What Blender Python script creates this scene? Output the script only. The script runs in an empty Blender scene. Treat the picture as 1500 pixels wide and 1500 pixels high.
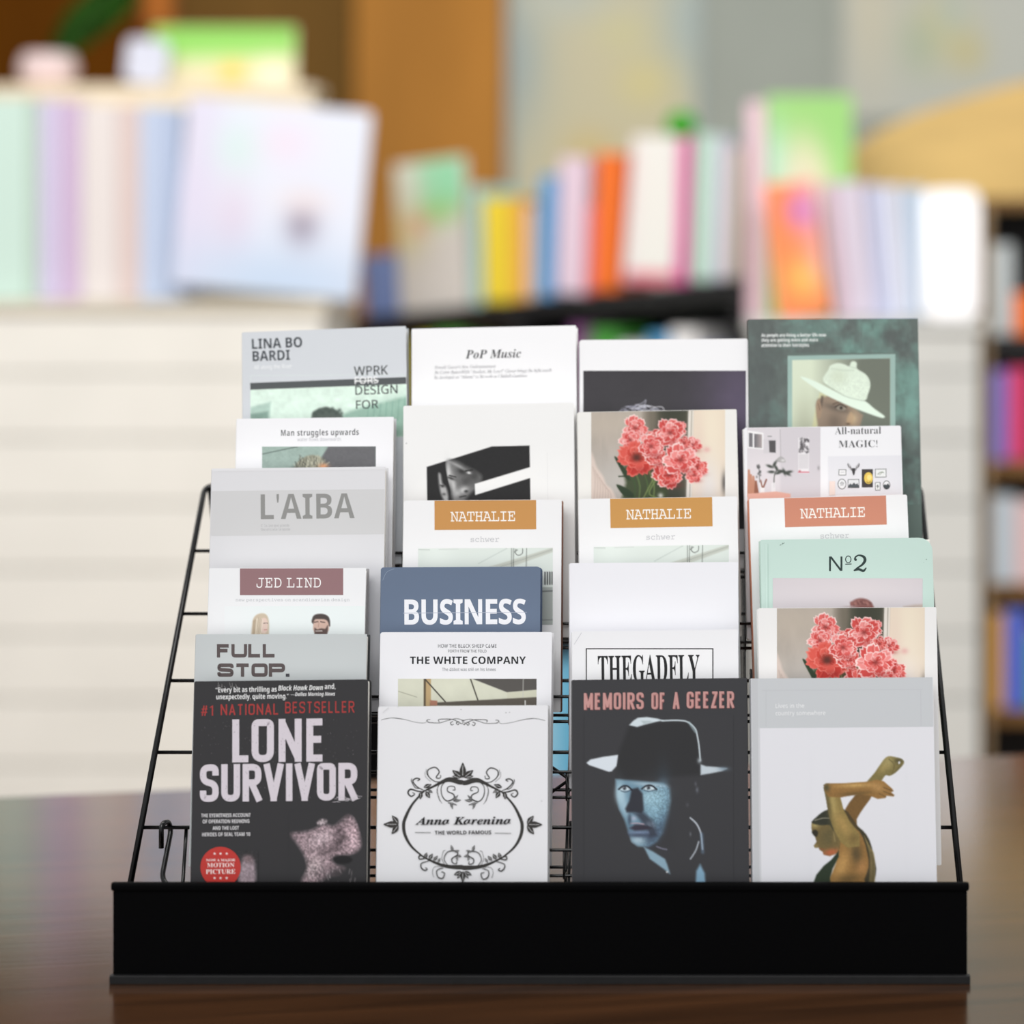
import bpy, bmesh, math, random
import numpy as np
from mathutils import Vector, Matrix
from mathutils.geometry import tessellate_polygon

S = bpy.context.scene
COL = S.collection
random.seed(7)
R = math.radians
TABLE = 0.75                      # height of the table top

# ------------------------------------------------------------------ camera
CAM = Vector((0.150, -2.30, 1.3638))
FOC = 4122.0                      # focal length in pixels of the 1500 px frame
cd = bpy.data.cameras.new('camera')
cam = bpy.data.objects.new('camera', cd); COL.objects.link(cam)
cam.location = CAM; cam.rotation_euler = (R(90), 0, 0)
cd.sensor_width = 36; cd.lens = FOC*36/1500
cd.shift_x = -(1060-750)/1500; cd.shift_y = -(750-340)/1500      # the photo is an off-centre crop: its axis lies at (1060, 340)
cd.clip_start = 0.05; cd.clip_end = 60
cd.dof.use_dof = True; cd.dof.focus_distance = 2.415; cd.dof.aperture_fstop = 2.55
S.camera = cam

# ------------------------------------------------------------------ world, lamps, exposure
w = bpy.data.worlds.new('world'); S.world = w; w.use_nodes = True
bgn = w.node_tree.nodes['Background']
bgn.inputs[0].default_value = (0.97, 0.985, 1.0, 1); bgn.inputs[1].default_value = 0.62
def area(name, loc, target, size, power, col=(1, 1, 1)):
    l = bpy.data.lights.new(name, 'AREA'); l.shape = 'RECTANGLE'; l.size, l.size_y = size
    l.energy = power; l.color = col
    o = bpy.data.objects.new(name, l); COL.objects.link(o); o.location = loc
    o.rotation_euler = (Vector(target)-Vector(loc)).to_track_quat('-Z', 'Y').to_euler()
    return o
area('added_key_light', (-0.6, -2.6, 3.3), (0, 0.1, 0.95), (2.4, 1.6), 50, (1, 0.985, 0.97))  # unseen soft key light, added to light the rack from the front
area('added_side_light', (2.4, -1.6, 3.0), (0, 0.1, 0.95), (1.4, 1.4), 15)  # unseen area light, added on the right of the rack
area('added_back_light', (-0.4, 0.5, 2.9), (-0.2, 3.9, 1.0), (4.4, 1.0), 100, (1, 0.97, 0.93))  # unseen area light, added to brighten the units and books behind
S.view_settings.view_transform = 'Standard'; S.view_settings.look = 'None'
S.view_settings.exposure = 0.14; S.view_settings.gamma = 1.0; S.view_settings.use_curve_mapping = False
S.cycles.use_denoising = True

# ------------------------------------------------------------------ helpers: colour and materials
def lin(c):
    c = np.asarray(c, float)/255.0
    return np.where(c <= 0.04045, c/12.92, ((c+0.055)/1.055)**2.4)
def rgba(c): return tuple(float(x) for x in lin(c)) + (1.0,)
MATS = {}
def mat(name, col, rough=0.5, spec=0.3, noise=0.0, scale=20, metal=0.0, stretch=(1, 1, 1), bump=0.0, col2=None):
    if name in MATS: return MATS[name]
    m = bpy.data.materials.new(name); m.use_nodes = True; nt = m.node_tree
    b = nt.nodes['Principled BSDF']
    b.inputs['Roughness'].default_value = rough; b.inputs['Specular IOR Level'].default_value = spec
    b.inputs['Metallic'].default_value = metal
    b.inputs['Base Color'].default_value = rgba(col)
    if noise or col2 or bump:
        tc = nt.nodes.new('ShaderNodeTexCoord'); mp = nt.nodes.new('ShaderNodeMapping')
        mp.inputs['Scale'].default_value = stretch
        nz = nt.nodes.new('ShaderNodeTexNoise'); nz.inputs['Scale'].default_value = scale; nz.inputs['Detail'].default_value = 5
        nt.links.new(tc.outputs['Object'], mp.inputs[0]); nt.links.new(mp.outputs[0], nz.inputs['Vector'])
        rp = nt.nodes.new('ShaderNodeValToRGB')
        c2 = col2 if col2 else tuple(max(0, x*(1-noise)) for x in col)
        rp.color_ramp.elements[0].position = 0.3; rp.color_ramp.elements[1].position = 0.7
        rp.color_ramp.elements[0].color = rgba(c2); rp.color_ramp.elements[1].color = rgba(col)
        nt.links.new(nz.outputs['Fac'], rp.inputs[0]); nt.links.new(rp.outputs[0], b.inputs['Base Color'])
        if bump:
            bp = nt.nodes.new('ShaderNodeBump'); bp.inputs['Strength'].default_value = bump; bp.inputs['Distance'].default_value = 0.002
            nt.links.new(nz.outputs['Fac'], bp.inputs['Height']); nt.links.new(bp.outputs[0], b.inputs['Normal'])
    MATS[name] = m
    return m
def ink_mat(name, rough, spec):
    """printed paper: the inks come from the mesh's own 'print' colours, with a faint paper tooth"""
    m = bpy.data.materials.new(name); m.use_nodes = True; nt = m.node_tree
    b = nt.nodes['Principled BSDF']
    b.inputs['Roughness'].default_value = rough; b.inputs['Specular IOR Level'].default_value = spec
    at = nt.nodes.new('ShaderNodeAttribute'); at.attribute_name = 'print'
    nt.links.new(at.outputs['Color'], b.inputs['Base Color'])
    nz = nt.nodes.new('ShaderNodeTexNoise'); nz.inputs['Scale'].default_value = 9; nz.inputs['Detail'].default_value = 3
    tc = nt.nodes.new('ShaderNodeTexCoord'); nt.links.new(tc.outputs['Object'], nz.inputs['Vector'])
    bp = nt.nodes.new('ShaderNodeBump'); bp.inputs['Strength'].default_value = 0.06; bp.inputs['Distance'].default_value = 0.004
    nt.links.new(nz.outputs['Fac'], bp.inputs['Height']); nt.links.new(bp.outputs[0], b.inputs['Normal'])
    MATS[name] = m
    return m
MATTE_PRINT = ink_mat('printed_paper', 0.5, 0.25)
GLOSS_PRINT = ink_mat('laminated_print', 0.33, 0.3)
def page_mat():
    m = bpy.data.materials.new('page_edges'); m.use_nodes = True; nt = m.node_tree
    b = nt.nodes['Principled BSDF']; b.inputs['Roughness'].default_value = 0.8; b.inputs['Specular IOR Level'].default_value = 0.1
    tc = nt.nodes.new('ShaderNodeTexCoord'); mp = nt.nodes.new('ShaderNodeMapping'); mp.inputs['Scale'].default_value = (1, 900, 1)
    nz = nt.nodes.new('ShaderNodeTexNoise'); nz.inputs['Scale'].default_value = 1.5
    rp = nt.nodes.new('ShaderNodeValToRGB'); rp.color_ramp.elements[0].color = rgba((205, 200, 192)); rp.color_ramp.elements[1].color = rgba((240, 238, 233))
    nt.links.new(tc.outputs['Object'], mp.inputs[0]); nt.links.new(mp.outputs[0], nz.inputs['Vector'])
    nt.links.new(nz.outputs['Fac'], rp.inputs[0]); nt.links.new(rp.outputs[0], b.inputs['Base Color'])
    return m
PAGES = page_mat()
BLACK = mat('black_powder_coat', (4, 4, 5), 0.6, 0.05, noise=0.3, scale=300)
WIRE = mat('black_gloss_wire', (5, 5, 6), 0.22, 0.5, noise=0.2, scale=200)
LIP = mat('black_folded_edge', (30, 30, 31), 0.4, 0.3, noise=0.15, scale=120)

# ------------------------------------------------------------------ helpers: objects
def link(name, me, m, parent=None):
    o = bpy.data.objects.new(name, me); COL.objects.link(o)
    if m is not None:
        for x in (m if isinstance(m, (list, tuple)) else [m]): me.materials.append(x)
    if parent is not None: o.parent = parent
    return o
def tag(o, label=None, cat=None, group=None, kind=None):
    if label: o['label'] = label
    if cat: o['category'] = cat
    if group: o['group'] = group
    if kind: o['kind'] = kind
    return o
def thing(name, label, cat, mtx=None, group=None):
    o = bpy.data.objects.new(name, None); COL.objects.link(o); o.empty_display_size = 0.02
    if mtx is not None: o.matrix_world = mtx
    return tag(o, label, cat, group)
def bm_obj(name, bm, m, parent=None, smooth=False):
    me = bpy.data.meshes.new(name); bmesh.ops.recalc_face_normals(bm, faces=bm.faces); bm.to_mesh(me); bm.free()
    if smooth:
        for p in me.polygons: p.use_smooth = True
    return link(name, me, m, parent)
def add_box(bm, lo, hi, bev=0.0, mtx=None):
    r = bmesh.ops.create_cube(bm, size=1.0)
    vs = r['verts']
    c = [(a+b)/2 for a, b in zip(lo, hi)]; d = [b-a for a, b in zip(lo, hi)]
    for v in vs: v.co = Vector((c[0]+v.co.x*d[0], c[1]+v.co.y*d[1], c[2]+v.co.z*d[2]))
    if bev:
        es = list({e for v in vs for e in v.link_edges})
        rr = bmesh.ops.bevel(bm, geom=es, offset=bev, segments=2, affect='EDGES', profile=0.6)
        vs = list({v for f in rr['faces'] for v in f.verts} | {v for v in vs if v.is_valid})
    if mtx is not None:
        for v in vs: v.co = mtx @ v.co
def box(name, lo, hi, m, parent=None, bev=0.0):
    bm = bmesh.new(); add_box(bm, lo, hi, bev); return bm_obj(name, bm, m, parent)
def fillet(pts, rad, n=5):
    out = [Vector(pts[0])]
    for a, b, c in zip(pts, pts[1:], pts[2:]):
        a, b, c = Vector(a), Vector(b), Vector(c)
        u, v = (a-b), (c-b); r = min(rad, u.length*0.49, v.length*0.49)
        if r < 1e-6 or abs(u.normalized().dot(v.normalized())) > 0.999: out.append(b); continue
        p, q = b+u.normalized()*r, b+v.normalized()*r
        for i in range(n+1):
            t = i/n; out.append(p*(1-t)**2 + b*2*t*(1-t) + q*t*t)
    out.append(Vector(pts[-1])); return out
def add_tube(bm, pts, r, seg=10, rad=0.0):
    pts = fillet(pts, rad) if rad else [Vector(p) for p in pts]
    rings = []; up = None
    for i, p in enumerate(pts):
        t = (pts[min(i+1, len(pts)-1)]-pts[max(i-1, 0)]).normalized()
        if up is None:
            up = Vector((0, 0, 1)) if abs(t.z) < 0.9 else Vector((1, 0, 0))
        s = t.cross(up).normalized(); up = s.cross(t).normalized()
        rr = r[i] if isinstance(r, (list, tuple)) else r
        rings.append([bm.verts.new(p + (s*math.cos(a)+up*math.sin(a))*rr) for a in [2*math.pi*k/seg for k in range(seg)]])
    for A, B in zip(rings, rings[1:]):
        for k in range(seg): bm.faces.new((A[k], A[(k+1) % seg], B[(k+1) % seg], B[k]))
    bm.faces.new(rings[0][::-1]); bm.faces.new(rings[-1])
def tube(name, pts, r, m, parent=None, rad=0.0, seg=10):
    bm = bmesh.new(); add_tube(bm, pts, r, seg, rad); return bm_obj(name, bm, m, parent, smooth=True)
def at(u, v, d):
    """the point at distance d in front of the camera that lies on the frame position (u, v)"""
    return Vector((CAM.x+(u-1060)/FOC*d, CAM.y+d, CAM.z-(v-340)/FOC*d))

# ------------------------------------------------------------------ helpers: printing on covers
def spline(pts, closed=True, n=6):
    P = [np.array(p, float) for p in pts]; N = len(P); out = []
    for i in range(N if closed else N-1):
        p0 = P[(i-1) % N] if closed or i > 0 else P[i]; p1 = P[i]; p2 = P[(i+1) % N]
        p3 = P[(i+2) % N] if closed or i+2 < N else p2
        for k in range(n):
            t = k/n
            out.append(0.5*((2*p1)+(-p0+p2)*t+(2*p0-5*p1+4*p2-p3)*t*t+(-p0+3*p1-3*p2+p3)*t**3))
    if not closed: out.append(P[-1])
    return [tuple(p) for p in out]

ALPH = {'sans': (0x1D5A0, 0x1D5BA, 0x1D7E2), 'sansb': (0x1D5D4, 0x1D5EE, 0x1D7EC), 'sansi': (0x1D608, 0x1D622, 0x1D7E2), 'sansbi': (0x1D63C, 0x1D656, 0x1D7EC),
        'serifb': (0x1D400, 0x1D41A, 0x1D7CE), 'serifi': (0x1D434, 0x1D44E, None), 'serifbi': (0x1D468, 0x1D482, 0x1D7CE), 'mono': (0x1D670, 0x1D68A, 0x1D7F6), 'gill': None}
def style(s, face):
    a = ALPH[face]
    if a is None: return s
    out = ''
    for c in s:
        if 'A' <= c <= 'Z': out += chr(a[0]+ord(c)-65)
        elif 'a' <= c <= 'z': out += '\u210e' if (face == 'serifi' and c == 'h') else chr(a[1]+ord(c)-97)
        elif c.isdigit() and a[2]: out += chr(a[2]+ord(c)-48)
        else: out += c
    return out
_CACHE = {}
def set_type(keys):
    """turns all wanted lines of lettering into outlines, one font object per weight and spacing"""
    todo = {}
    for k in keys:
        if k not in _CACHE: todo.setdefault((k[2], k[3]), []).append(k)
    for (off, space), ks in todo.items():
        ks = list(dict.fromkeys(ks))
        c = bpy.data.curves.new('lettering', 'FONT'); c.body = '\n'.join(style(k[0], k[1]) for k in ks)
        c.size = 1; c.offset = off; c.resolution_u = 4; c.space_character = space; c.space_line = 3.0
        o = bpy.data.objects.new('lettering', c); me = o.to_mesh()
        n = len(me.vertices); V = np.empty(n*3); me.vertices.foreach_get('co', V); V = V.reshape(-1, 3)[:, :2]
        row = np.round((-V[:, 1]+0.3)/3.0).astype(int)
        F = [tuple(p.vertices) for p in me.polygons]
        o.to_mesh_clear(); bpy.data.objects.remove(o); bpy.data.curves.remove(c)
        per = [[] for _ in ks]
        for f in F: per[row[f[0]]].append(f)
        for i, k in enumerate(ks):
            idx = np.where(row == i)[0]; mp = dict(zip(idx.tolist(), range(len(idx))))
            W = V[idx].copy(); W[:, 1] += 3.0*i
            _CACHE[k] = (W, [tuple(mp[j] for j in f) for f in per[i]])

class Raster:
    """a halftone picture: a fine grid of ink values over a rectangle of the drawing sheet"""
    def __init__(s, u0, v0, u1, v1, step=1.0, col=(255, 255, 255)):
        s.nu = max(2, int(round((u1-u0)/step))+1); s.nv = max(2, int(round((v1-v0)/step))+1)
        s.u = np.linspace(u0, u1, s.nu); s.v = np.linspace(v0, v1, s.nv)
        s.U, s.V = np.meshgrid(s.u, s.v)
        s.C = np.ones((s.nv, s.nu, 3))*np.array(col, float); s.step = step; s.only = None   # only: paper colour that soft tints must not spill onto
    def mix(s, a, col):
        s.C += (np.asarray(col, float)-s.C)*np.clip(a, 0, 1)[..., None]
    def fill(s, poly, col, feather=0.8, alpha=1.0, smooth=0, col2=None, ax=None):
        if smooth: poly = spline(poly, True, smooth)
        P = np.array(poly, float)
        lo = P.min(0)-feather-1; hi = P.max(0)+feather+1
        iu = np.where((s.u >= lo[0]) & (s.u <= hi[0]))[0]; iv = np.where((s.v >= lo[1]) & (s.v <= hi[1]))[0]
        if len(iu) == 0 or len(iv) == 0: return
        sl = (slice(iv[0], iv[-1]+1), slice(iu[0], iu[-1]+1))
        U, V = s.U[sl], s.V[sl]
        d = np.full(U.shape, 1e9); ins = np.zeros(U.shape, bool)
        for (x0, y0), (x1, y1) in zip(P, np.roll(P, -1, 0)):
            ex, ey = x1-x0, y1-y0; L = ex*ex+ey*ey+1e-9
            t = np.clip(((U-x0)*ex+(V-y0)*ey)/L, 0, 1)
            d = np.minimum(d, np.hypot(U-x0-t*ex, V-y0-t*ey))
            if abs(ey) > 1e-9:
                c = ((y0 > V) != (y1 > V)) & (U < (x1-x0)*(V-y0)/(y1-y0)+x0); ins ^= c
        sd = np.where(ins, d, -d)
        a = np.clip(0.5+sd/(feather*2), 0, 1)*alpha
        if col2 is not None:
            (ax0, ay0), (ax1, ay1) = ax
            L = (ax1-ax0)**2+(ay1-ay0)**2
            t = np.clip(((U-ax0)*(ax1-ax0)+(V-ay0)*(ay1-ay0))/L, 0, 1)[..., None]
            c = np.asarray(col, float)*(1-t)+np.asarray(col2, float)*t
        else: c = np.asarray(col, float)
        s.C[sl] += (c-s.C[sl])*a[..., None]
    def blob(s, x, y, rx, ry, col, alpha=1.0, ang=0.0, pw=2.0):
        ca, sa = math.cos(R(ang)), math.sin(R(ang))
        X = ((s.U-x)*ca+(s.V-y)*sa)/rx; Y = (-(s.U-x)*sa+(s.V-y)*ca)/ry
        m = 1.0 if s.only is None else np.clip(np.abs(s.C-np.array(s.only, float)).sum(-1)/45-0.25, 0, 1)
        s.mix(np.exp(-(X*X+Y*Y)**(pw/2))*alpha*m, col)
    def line(s, pts, wd, col, alpha=1.0, feather=0.6, curve=0):
        if curve: pts = spline(pts, False, curve)
        d = np.full(s.U.shape, 1e9)
        for (x0, y0), (x1, y1) in zip(pts, pts[1:]):
            ex, ey = x1-x0, y1-y0; t = np.clip(((s.U-x0)*ex+(s.V-y0)*ey)/(ex*ex+ey*ey+1e-9), 0, 1)
            d = np.minimum(d, np.hypot(s.U-x0-t*ex, s.V-y0-t*ey))
        s.mix(np.clip(0.5+(wd/2-d)/(2*feather), 0, 1)*alpha, col)
    def field(s, sc, seed, sx=1.0, sy=1.0):
        rg = np.random.RandomState(seed); out = np.zeros(s.U.shape); amp = 1; tot = 0
        for k in range(4):
            f = 2**k/sc; g = rg.rand(64, 64)
            x = (s.U*f*sx) % 63; y = (s.V*f*sy) % 63
            xi = x.astype(int); yi = y.astype(int); fx = x-xi; fy = y-yi; fx = fx*fx*(3-2*fx); fy = fy*fy*(3-2*fy)
            out += amp*(g[yi, xi]*(1-fx)*(1-fy)+g[yi, (xi+1) % 64]*fx*(1-fy)+g[(yi+1) % 64, xi]*(1-fx)*fy+g[(yi+1) % 64, (xi+1) % 64]*fx*fy)
            tot += amp; amp *= 0.55
        return out/tot
    def grain(s, amt, sc=3.0, seed=1, mask=None, sx=1, sy=1):
        n = (s.field(sc, seed, sx, sy)-0.5)*2*amt
        if mask is not None: n = n*mask
        s.C = np.clip(s.C*(1+n[..., None]), 0, 255)

class Cover:
    """collects the flat printed shapes of one cover; (u0, v0) is its top left corner on the drawing sheet, k metres per sheet unit"""
    LEAN = R(9.5)
    def __init__(s, wd, ht, u0=0, v0=0, k=0.00058, roll=0.0, paper=(240, 240, 242), lean=True):
        s.w, s.h, s.u0, s.v0, s.k, s.roll = wd, ht, u0, v0, k, R(roll)
        s.lean = lean; s.cl = math.cos(s.LEAN) if lean else 1.0
        s.V = []; s.F = []; s.C = []; s.layer = 0; s.paper = paper; s.type = []
    def p(s, u, v):
        """sheet -> cover: undoes the foreshortening of the leaning cover in the photographed sheet, then its tilt"""
        if s.lean:
            t = math.tan(s.LEAN); d0 = s.k*FOC; z0 = -(s.v0-340)*s.k
            d = (d0-z0*t)/(1+(v-340)/FOC*t)
            dv = (z0+(v-340)/FOC*d)/s.cl; du = (u-1060)/FOC*d-(s.u0-1060)*s.k
        else: du = (u-s.u0)*s.k; dv = (v-s.v0)*s.k
        x = du*math.cos(s.roll)-dv*math.sin(s.roll); y = du*math.sin(s.roll)+dv*math.cos(s.roll)
        return (min(max(x-s.w/2, -s.w/2+3e-4), s.w/2-3e-4), min(max(s.h-y, 3e-4), s.h-3e-4))
    def up(s): s.layer += 1; return -0.00004-0.000012*s.layer
    def emit(s, V2, F, col, y):
        b = len(s.V); c = lin(col)
        for x, z in V2: s.V.append((x, y, z)); s.C.append(c)
        s.F += [tuple(b+i for i in f) for f in F]
    def poly(s, pts, col, smooth=0, same=None):
        if smooth: pts = spline(pts, True, smooth)
        V2 = [s.p(*q) for q in pts]
        s.emit(V2, tessellate_polygon([[Vector((a, b, 0)) for a, b in V2]]), col, same if same is not None else s.up())
    def rect(s, u0, v0, u1, v1, col, same=None): s.poly([(u0, v0), (u1, v0), (u1, v1), (u0, v1)], col, 0, same)
    def band(s, v0, v1, col, x0=0.0, x1=1.0):
        """a strip square to the cover itself, heights measured down from its top edge"""
        a = s.h-(v0-s.v0)*s.k/s.cl; b = max(3e-4, s.h-(v1-s.v0)*s.k/s.cl); m = 4e-4
        X0, X1 = max(-s.w/2+m, -s.w/2+s.w*x0), min(s.w/2-m, -s.w/2+s.w*x1)
        s.emit([(X0, a), (X1, a), (X1, b), (X0, b)], [(0, 1, 2, 3)], col, s.up())
    def panel(s, u0, v0, u1, v1, col, follow=True):
        """a rectangle whose top left corner is (u0, v0), square to the cover"""
        t = math.tan(s.roll) if follow else 0
        s.poly([(u0, v0), (u1, v0-(u1-u0)*t), (u1+(v1-v0)*t, v1-(u1-u0)*t), (u0+(v1-v0)*t, v1)], col)
    def text(s, body, u, v, width, cap, col, face='sans', off=0.0, space=1.0, shear=0.0):
        """lettering from the left end (u, v) of its baseline, squeezed to a width and a cap height"""
        s.type.append(((body, face, off, space), u, v, width, cap, col, shear, s.up()))
    def lay_type(s):
        t = math.tan(s.roll)
        for key, u, v, width, cap, col, shear, y0 in s.type:
            V, F = _CACHE[key]
            x0, x1 = V[:, 0].min(), V[:, 0].max(); capu = 0.68
            kx, ky = width/(x1-x0), cap/capu; out = []
            for x, y in V:
                du = (x-x0)*kx+y*ky*shear; dv = -y*ky
                out.append(s.p(u+du+dv*t, v+dv-du*t))
            s.emit(out, F, col, y0)
        s.type = []
    def stroke(s, pts, wd, col, curve=0, same=None):
        if curve: pts = spline(pts, False, curve)
        n = len(pts); y = same if same is not None else s.up()
        W = wd if isinstance(wd, (list, tuple)) else None
        L = []
        for i, q in enumerate(pts):
            a = pts[max(i-1, 0)]; b = pts[min(i+1, n-1)]
            dx, dy = b[0]-a[0], b[1]-a[1]; l = math.hypot(dx, dy)+1e-9
            if W: t = i/(n-1)*(len(W)-1); j = min(int(t), len(W)-2); ww = W[j]+(W[j+1]-W[j])*(t-j)
            else: ww = wd
            L.append((q[0]-dy/l*ww/2, q[1]+dx/l*ww/2)); L.append((q[0]+dy/l*ww/2, q[1]-dx/l*ww/2))
        s.emit([s.p(*q) for q in L], [(2*i, 2*i+1, 2*i+3, 2*i+2) for i in range(n-1)], col, y)
    def raster(s, r):
        b = len(s.V); y = s.up()
        for j in range(r.nv):
            for i in range(r.nu):
                x, z = s.p(r.u[i], r.v[j]); s.V.append((x, y, z))
        s.C += list(lin(np.clip(r.C.reshape(-1, 3), 0, 255)))
        n = r.nu
        s.F += [(b+j*n+i, b+j*n+i+1, b+(j+1)*n+i+1, b+(j+1)*n+i) for j in range(r.nv-1) for i in range(n-1)]
    def mesh(s, name, th, radius):
        """the board itself (rounded corners) and everything printed on it, in one mesh"""
        out = []
        for (cx, cz, a0), rr in zip(((s.w/2, s.h, 0), (-s.w/2, s.h, 90), (-s.w/2, 0, 180), (s.w/2, 0, 270)), radius):
            rr = max(rr, 2e-4); sx = 1 if cx > 0 else -1; sz = 1 if cz > 0 else -1
            for k in range(6):
                a = R(a0+90*k/5); out.append((cx-sx*rr+rr*math.cos(a), cz-sz*rr+rr*math.sin(a)))
        n = len(out); V = [(x, 0, z) for x, z in out]+[(x, th, z) for x, z in out]
        F = [tuple(range(n))[::-1], tuple(range(n, 2*n))]+[(i, (i+1) % n, n+(i+1) % n, n+i) for i in range(n)]
        pc = lin(s.paper); b = len(V)
        me = bpy.data.meshes.new(name)
        me.from_pydata(V+s.V, [], F+[tuple(b+i for i in f) for f in s.F])
        at_ = me.attributes.new('print', 'FLOAT_COLOR', 'POINT')
        C = np.ones((b+len(s.V), 4), np.float32); C[:b, :3] = pc
        if s.C: C[b:, :3] = np.array(s.C)
        at_.data.foreach_set('color', C.ravel())
        me.update()
        return me

# condensed stroke lettering: centre lines in a 0..1 box (third value 0 = keep that corner sharp)
K0 = 0
STROKES = {
 'A': (1.0, [[(0, 0), (.5, 1, K0), (1, 0)], [(.17, .27), (.83, .27)]]), 'B': (1, [[(0, 0), (0, 1, K0), (.95, 1), (.95, .53), (0, .53, K0)], [(0, .53), (1, .53), (1, 0), (0, 0)]]),
 'D': (1, [[(0, 0), (0, 1, K0), (1, 1), (1, 0), (0, 0)]]), 'E': (.82, [[(1, 1), (0, 1, K0), (0, 0, K0), (1, 0)], [(0, .52), (.9, .52)]]),
 'F': (.82, [[(1, 1), (0, 1, K0), (0, 0)], [(0, .52), (.88, .52)]]), 'G': (1, [[(1, .72), (1, 1), (0, 1), (0, 0), (1, 0), (1, .46, K0), (.55, .46)]]),
 'I': (0, [[(0, 0), (0, 1)]]), 'L': (.82, [[(0, 1), (0, 0, K0), (1, 0)]]), 'M': (1.35, [[(0, 0), (0, 1, K0), (.5, .15, K0), (1, 1, K0), (1, 0)]]),
 'N': (1.05, [[(0, 0), (0, 1, K0), (1, 0, K0), (1, 1)]]), 'O': (1, [[(.5, 1), (0, 1), (0, 0), (1, 0), (1, 1), (.5, 1)]]), 'P': (1, [[(0, 0), (0, 1, K0), (1, 1), (1, .46), (0, .46)]]),
 'R': (1, [[(0, 0), (0, 1, K0), (1, 1), (1, .5), (0, .5)], [(.45, .5), (1, 0)]]),
 'S': (1, [[(1, .74), (1, 1), (0, 1), (0, .55), (1, .47), (1, 0), (0, 0), (0, .26)]]), 'T': (.95, [[(0, 1), (1, 1)], [(.5, 1), (.5, 0)]]),
 'U': (1, [[(0, 1), (0, 0), (1, 0), (1, 1)]]), 'V': (1.05, [[(0, 1), (.5, 0, K0), (1, 1)]]), 'Z': (.9, [[(0, 1), (1, 1, K0), (0, 0, K0), (1, 0)]]),
 '#': (1, [[(.2, 0), (.45, 1)], [(.6, 0), (.85, 1)], [(0, .33), (.95, .33)], [(.1, .68), (1, .68)]]), '1': (.35, [[(0, .82), (1, 1, K0), (1, 0)]]),
 '.': (0, [[(0, 0), (0, .04)]]), ' ': (.6, [])}
def stroke_text(cv, body, u, v, width, cap, col, sw, rad=0.4, adv=0.5, gap=0.22, sq=False):
    """capitals of even stroke sw (sheet units) that fill width x cap from baseline start (u, v)"""
    tot = sum(STROKES[c][0]*adv*cap + sw for c in body) + gap*cap*(len(body)-1) - (0.42*(sw+gap*cap) if cap > 40 and 'L' in body else 0)
    kx = width/tot; x = u; t = math.tan(cv.roll); y = cv.up(); cv.up(); cv.up(); cv.up(); cv.up(); q6 = 0
    for ch in body:
        gw = (STROKES[ch][0]*adv*cap)*kx; sx = sw
        for line in STROKES[ch][1]:
            pts = [(p[0], p[1]) for p in line]; keep = [len(p) > 2 for p in line]
            Q = [Vector((x+sx*kx/2+px*gw, -(sw/2+py*(cap-sw)), 0)) for px, py in pts]
            out = [Q[0]]
            for i in range(1, len(Q)-1):
                if keep[i]: out.append(Q[i])
                else: out += fillet([Q[i-1], Q[i], Q[i+1]], rad*cap*adv, 5)[1:-1]
            out.append(Q[-1])
            flat = [(q.x, q.y) for q in out]
            # lengthen free ends by half a stroke so that letters reach their box, except where they end on a side stroke
            for e in (0, -1):
                a = flat[e]; b = flat[1 if e == 0 else -2]
                l = math.hypot(a[0]-b[0], a[1]-b[1])+1e-9
                yy = pts[e][1]
                ext = sw/2 if yy in (0, 1) and abs(a[1]-b[1]) > abs(a[0]-b[0]) else 0
                flat[e] = (a[0]+(a[0]-b[0])/l*ext, a[1]+(a[1]-b[1])/l*ext)
            for a, b in zip(flat, flat[1:]):
                dx, dy = b[0]-a[0], b[1]-a[1]; l = math.hypot(dx, dy)
                if l < 1e-6: continue
                nx, ny = -dy/l*sw/2*(kx if abs(dy) > abs(dx) else 1), dx/l*sw/2
                q = [(a[0]+nx, a[1]+ny), (a[0]-nx, a[1]-ny), (b[0]-nx, b[1]-ny), (b[0]+nx, b[1]+ny)]
                cv.emit([cv.p(qx, v+qy-(qx-u)*t) for qx, qy in q], [(0, 1, 2, 3)], col, y-(q6 % 5)*5e-6); q6 += 1
            for j in range(1, len(flat)-1):
                a = flat[j]; m = 10; rr = sw/2
                sqr = sq or (len(pts) > 2 and j and any(abs(a[0]-Q[i].x)+abs(a[1]-Q[i].y) < 1e-6 and keep[i] for i in range(len(Q))))
                if sqr: q = [(a[0]-rr*kx, a[1]-rr), (a[0]+rr*kx, a[1]-rr), (a[0]+rr*kx, a[1]+rr), (a[0]-rr*kx, a[1]+rr)]
                else: q = [(a[0]+rr*kx*math.cos(6.2832*i/m), a[1]+rr*math.sin(6.2832*i/m)) for i in range(m)]
                cv.emit([cv.p(qx, v+qy-(qx-u)*t) for qx, qy in q], [tuple(range(len(q)))], col, y-2.6e-5-(q6 % 4)*5e-6); q6 += 1
        x += gw+(sw+gap*cap)*kx*(1-(0.42 if ch == 'L' and cap > 40 else 0))
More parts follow.
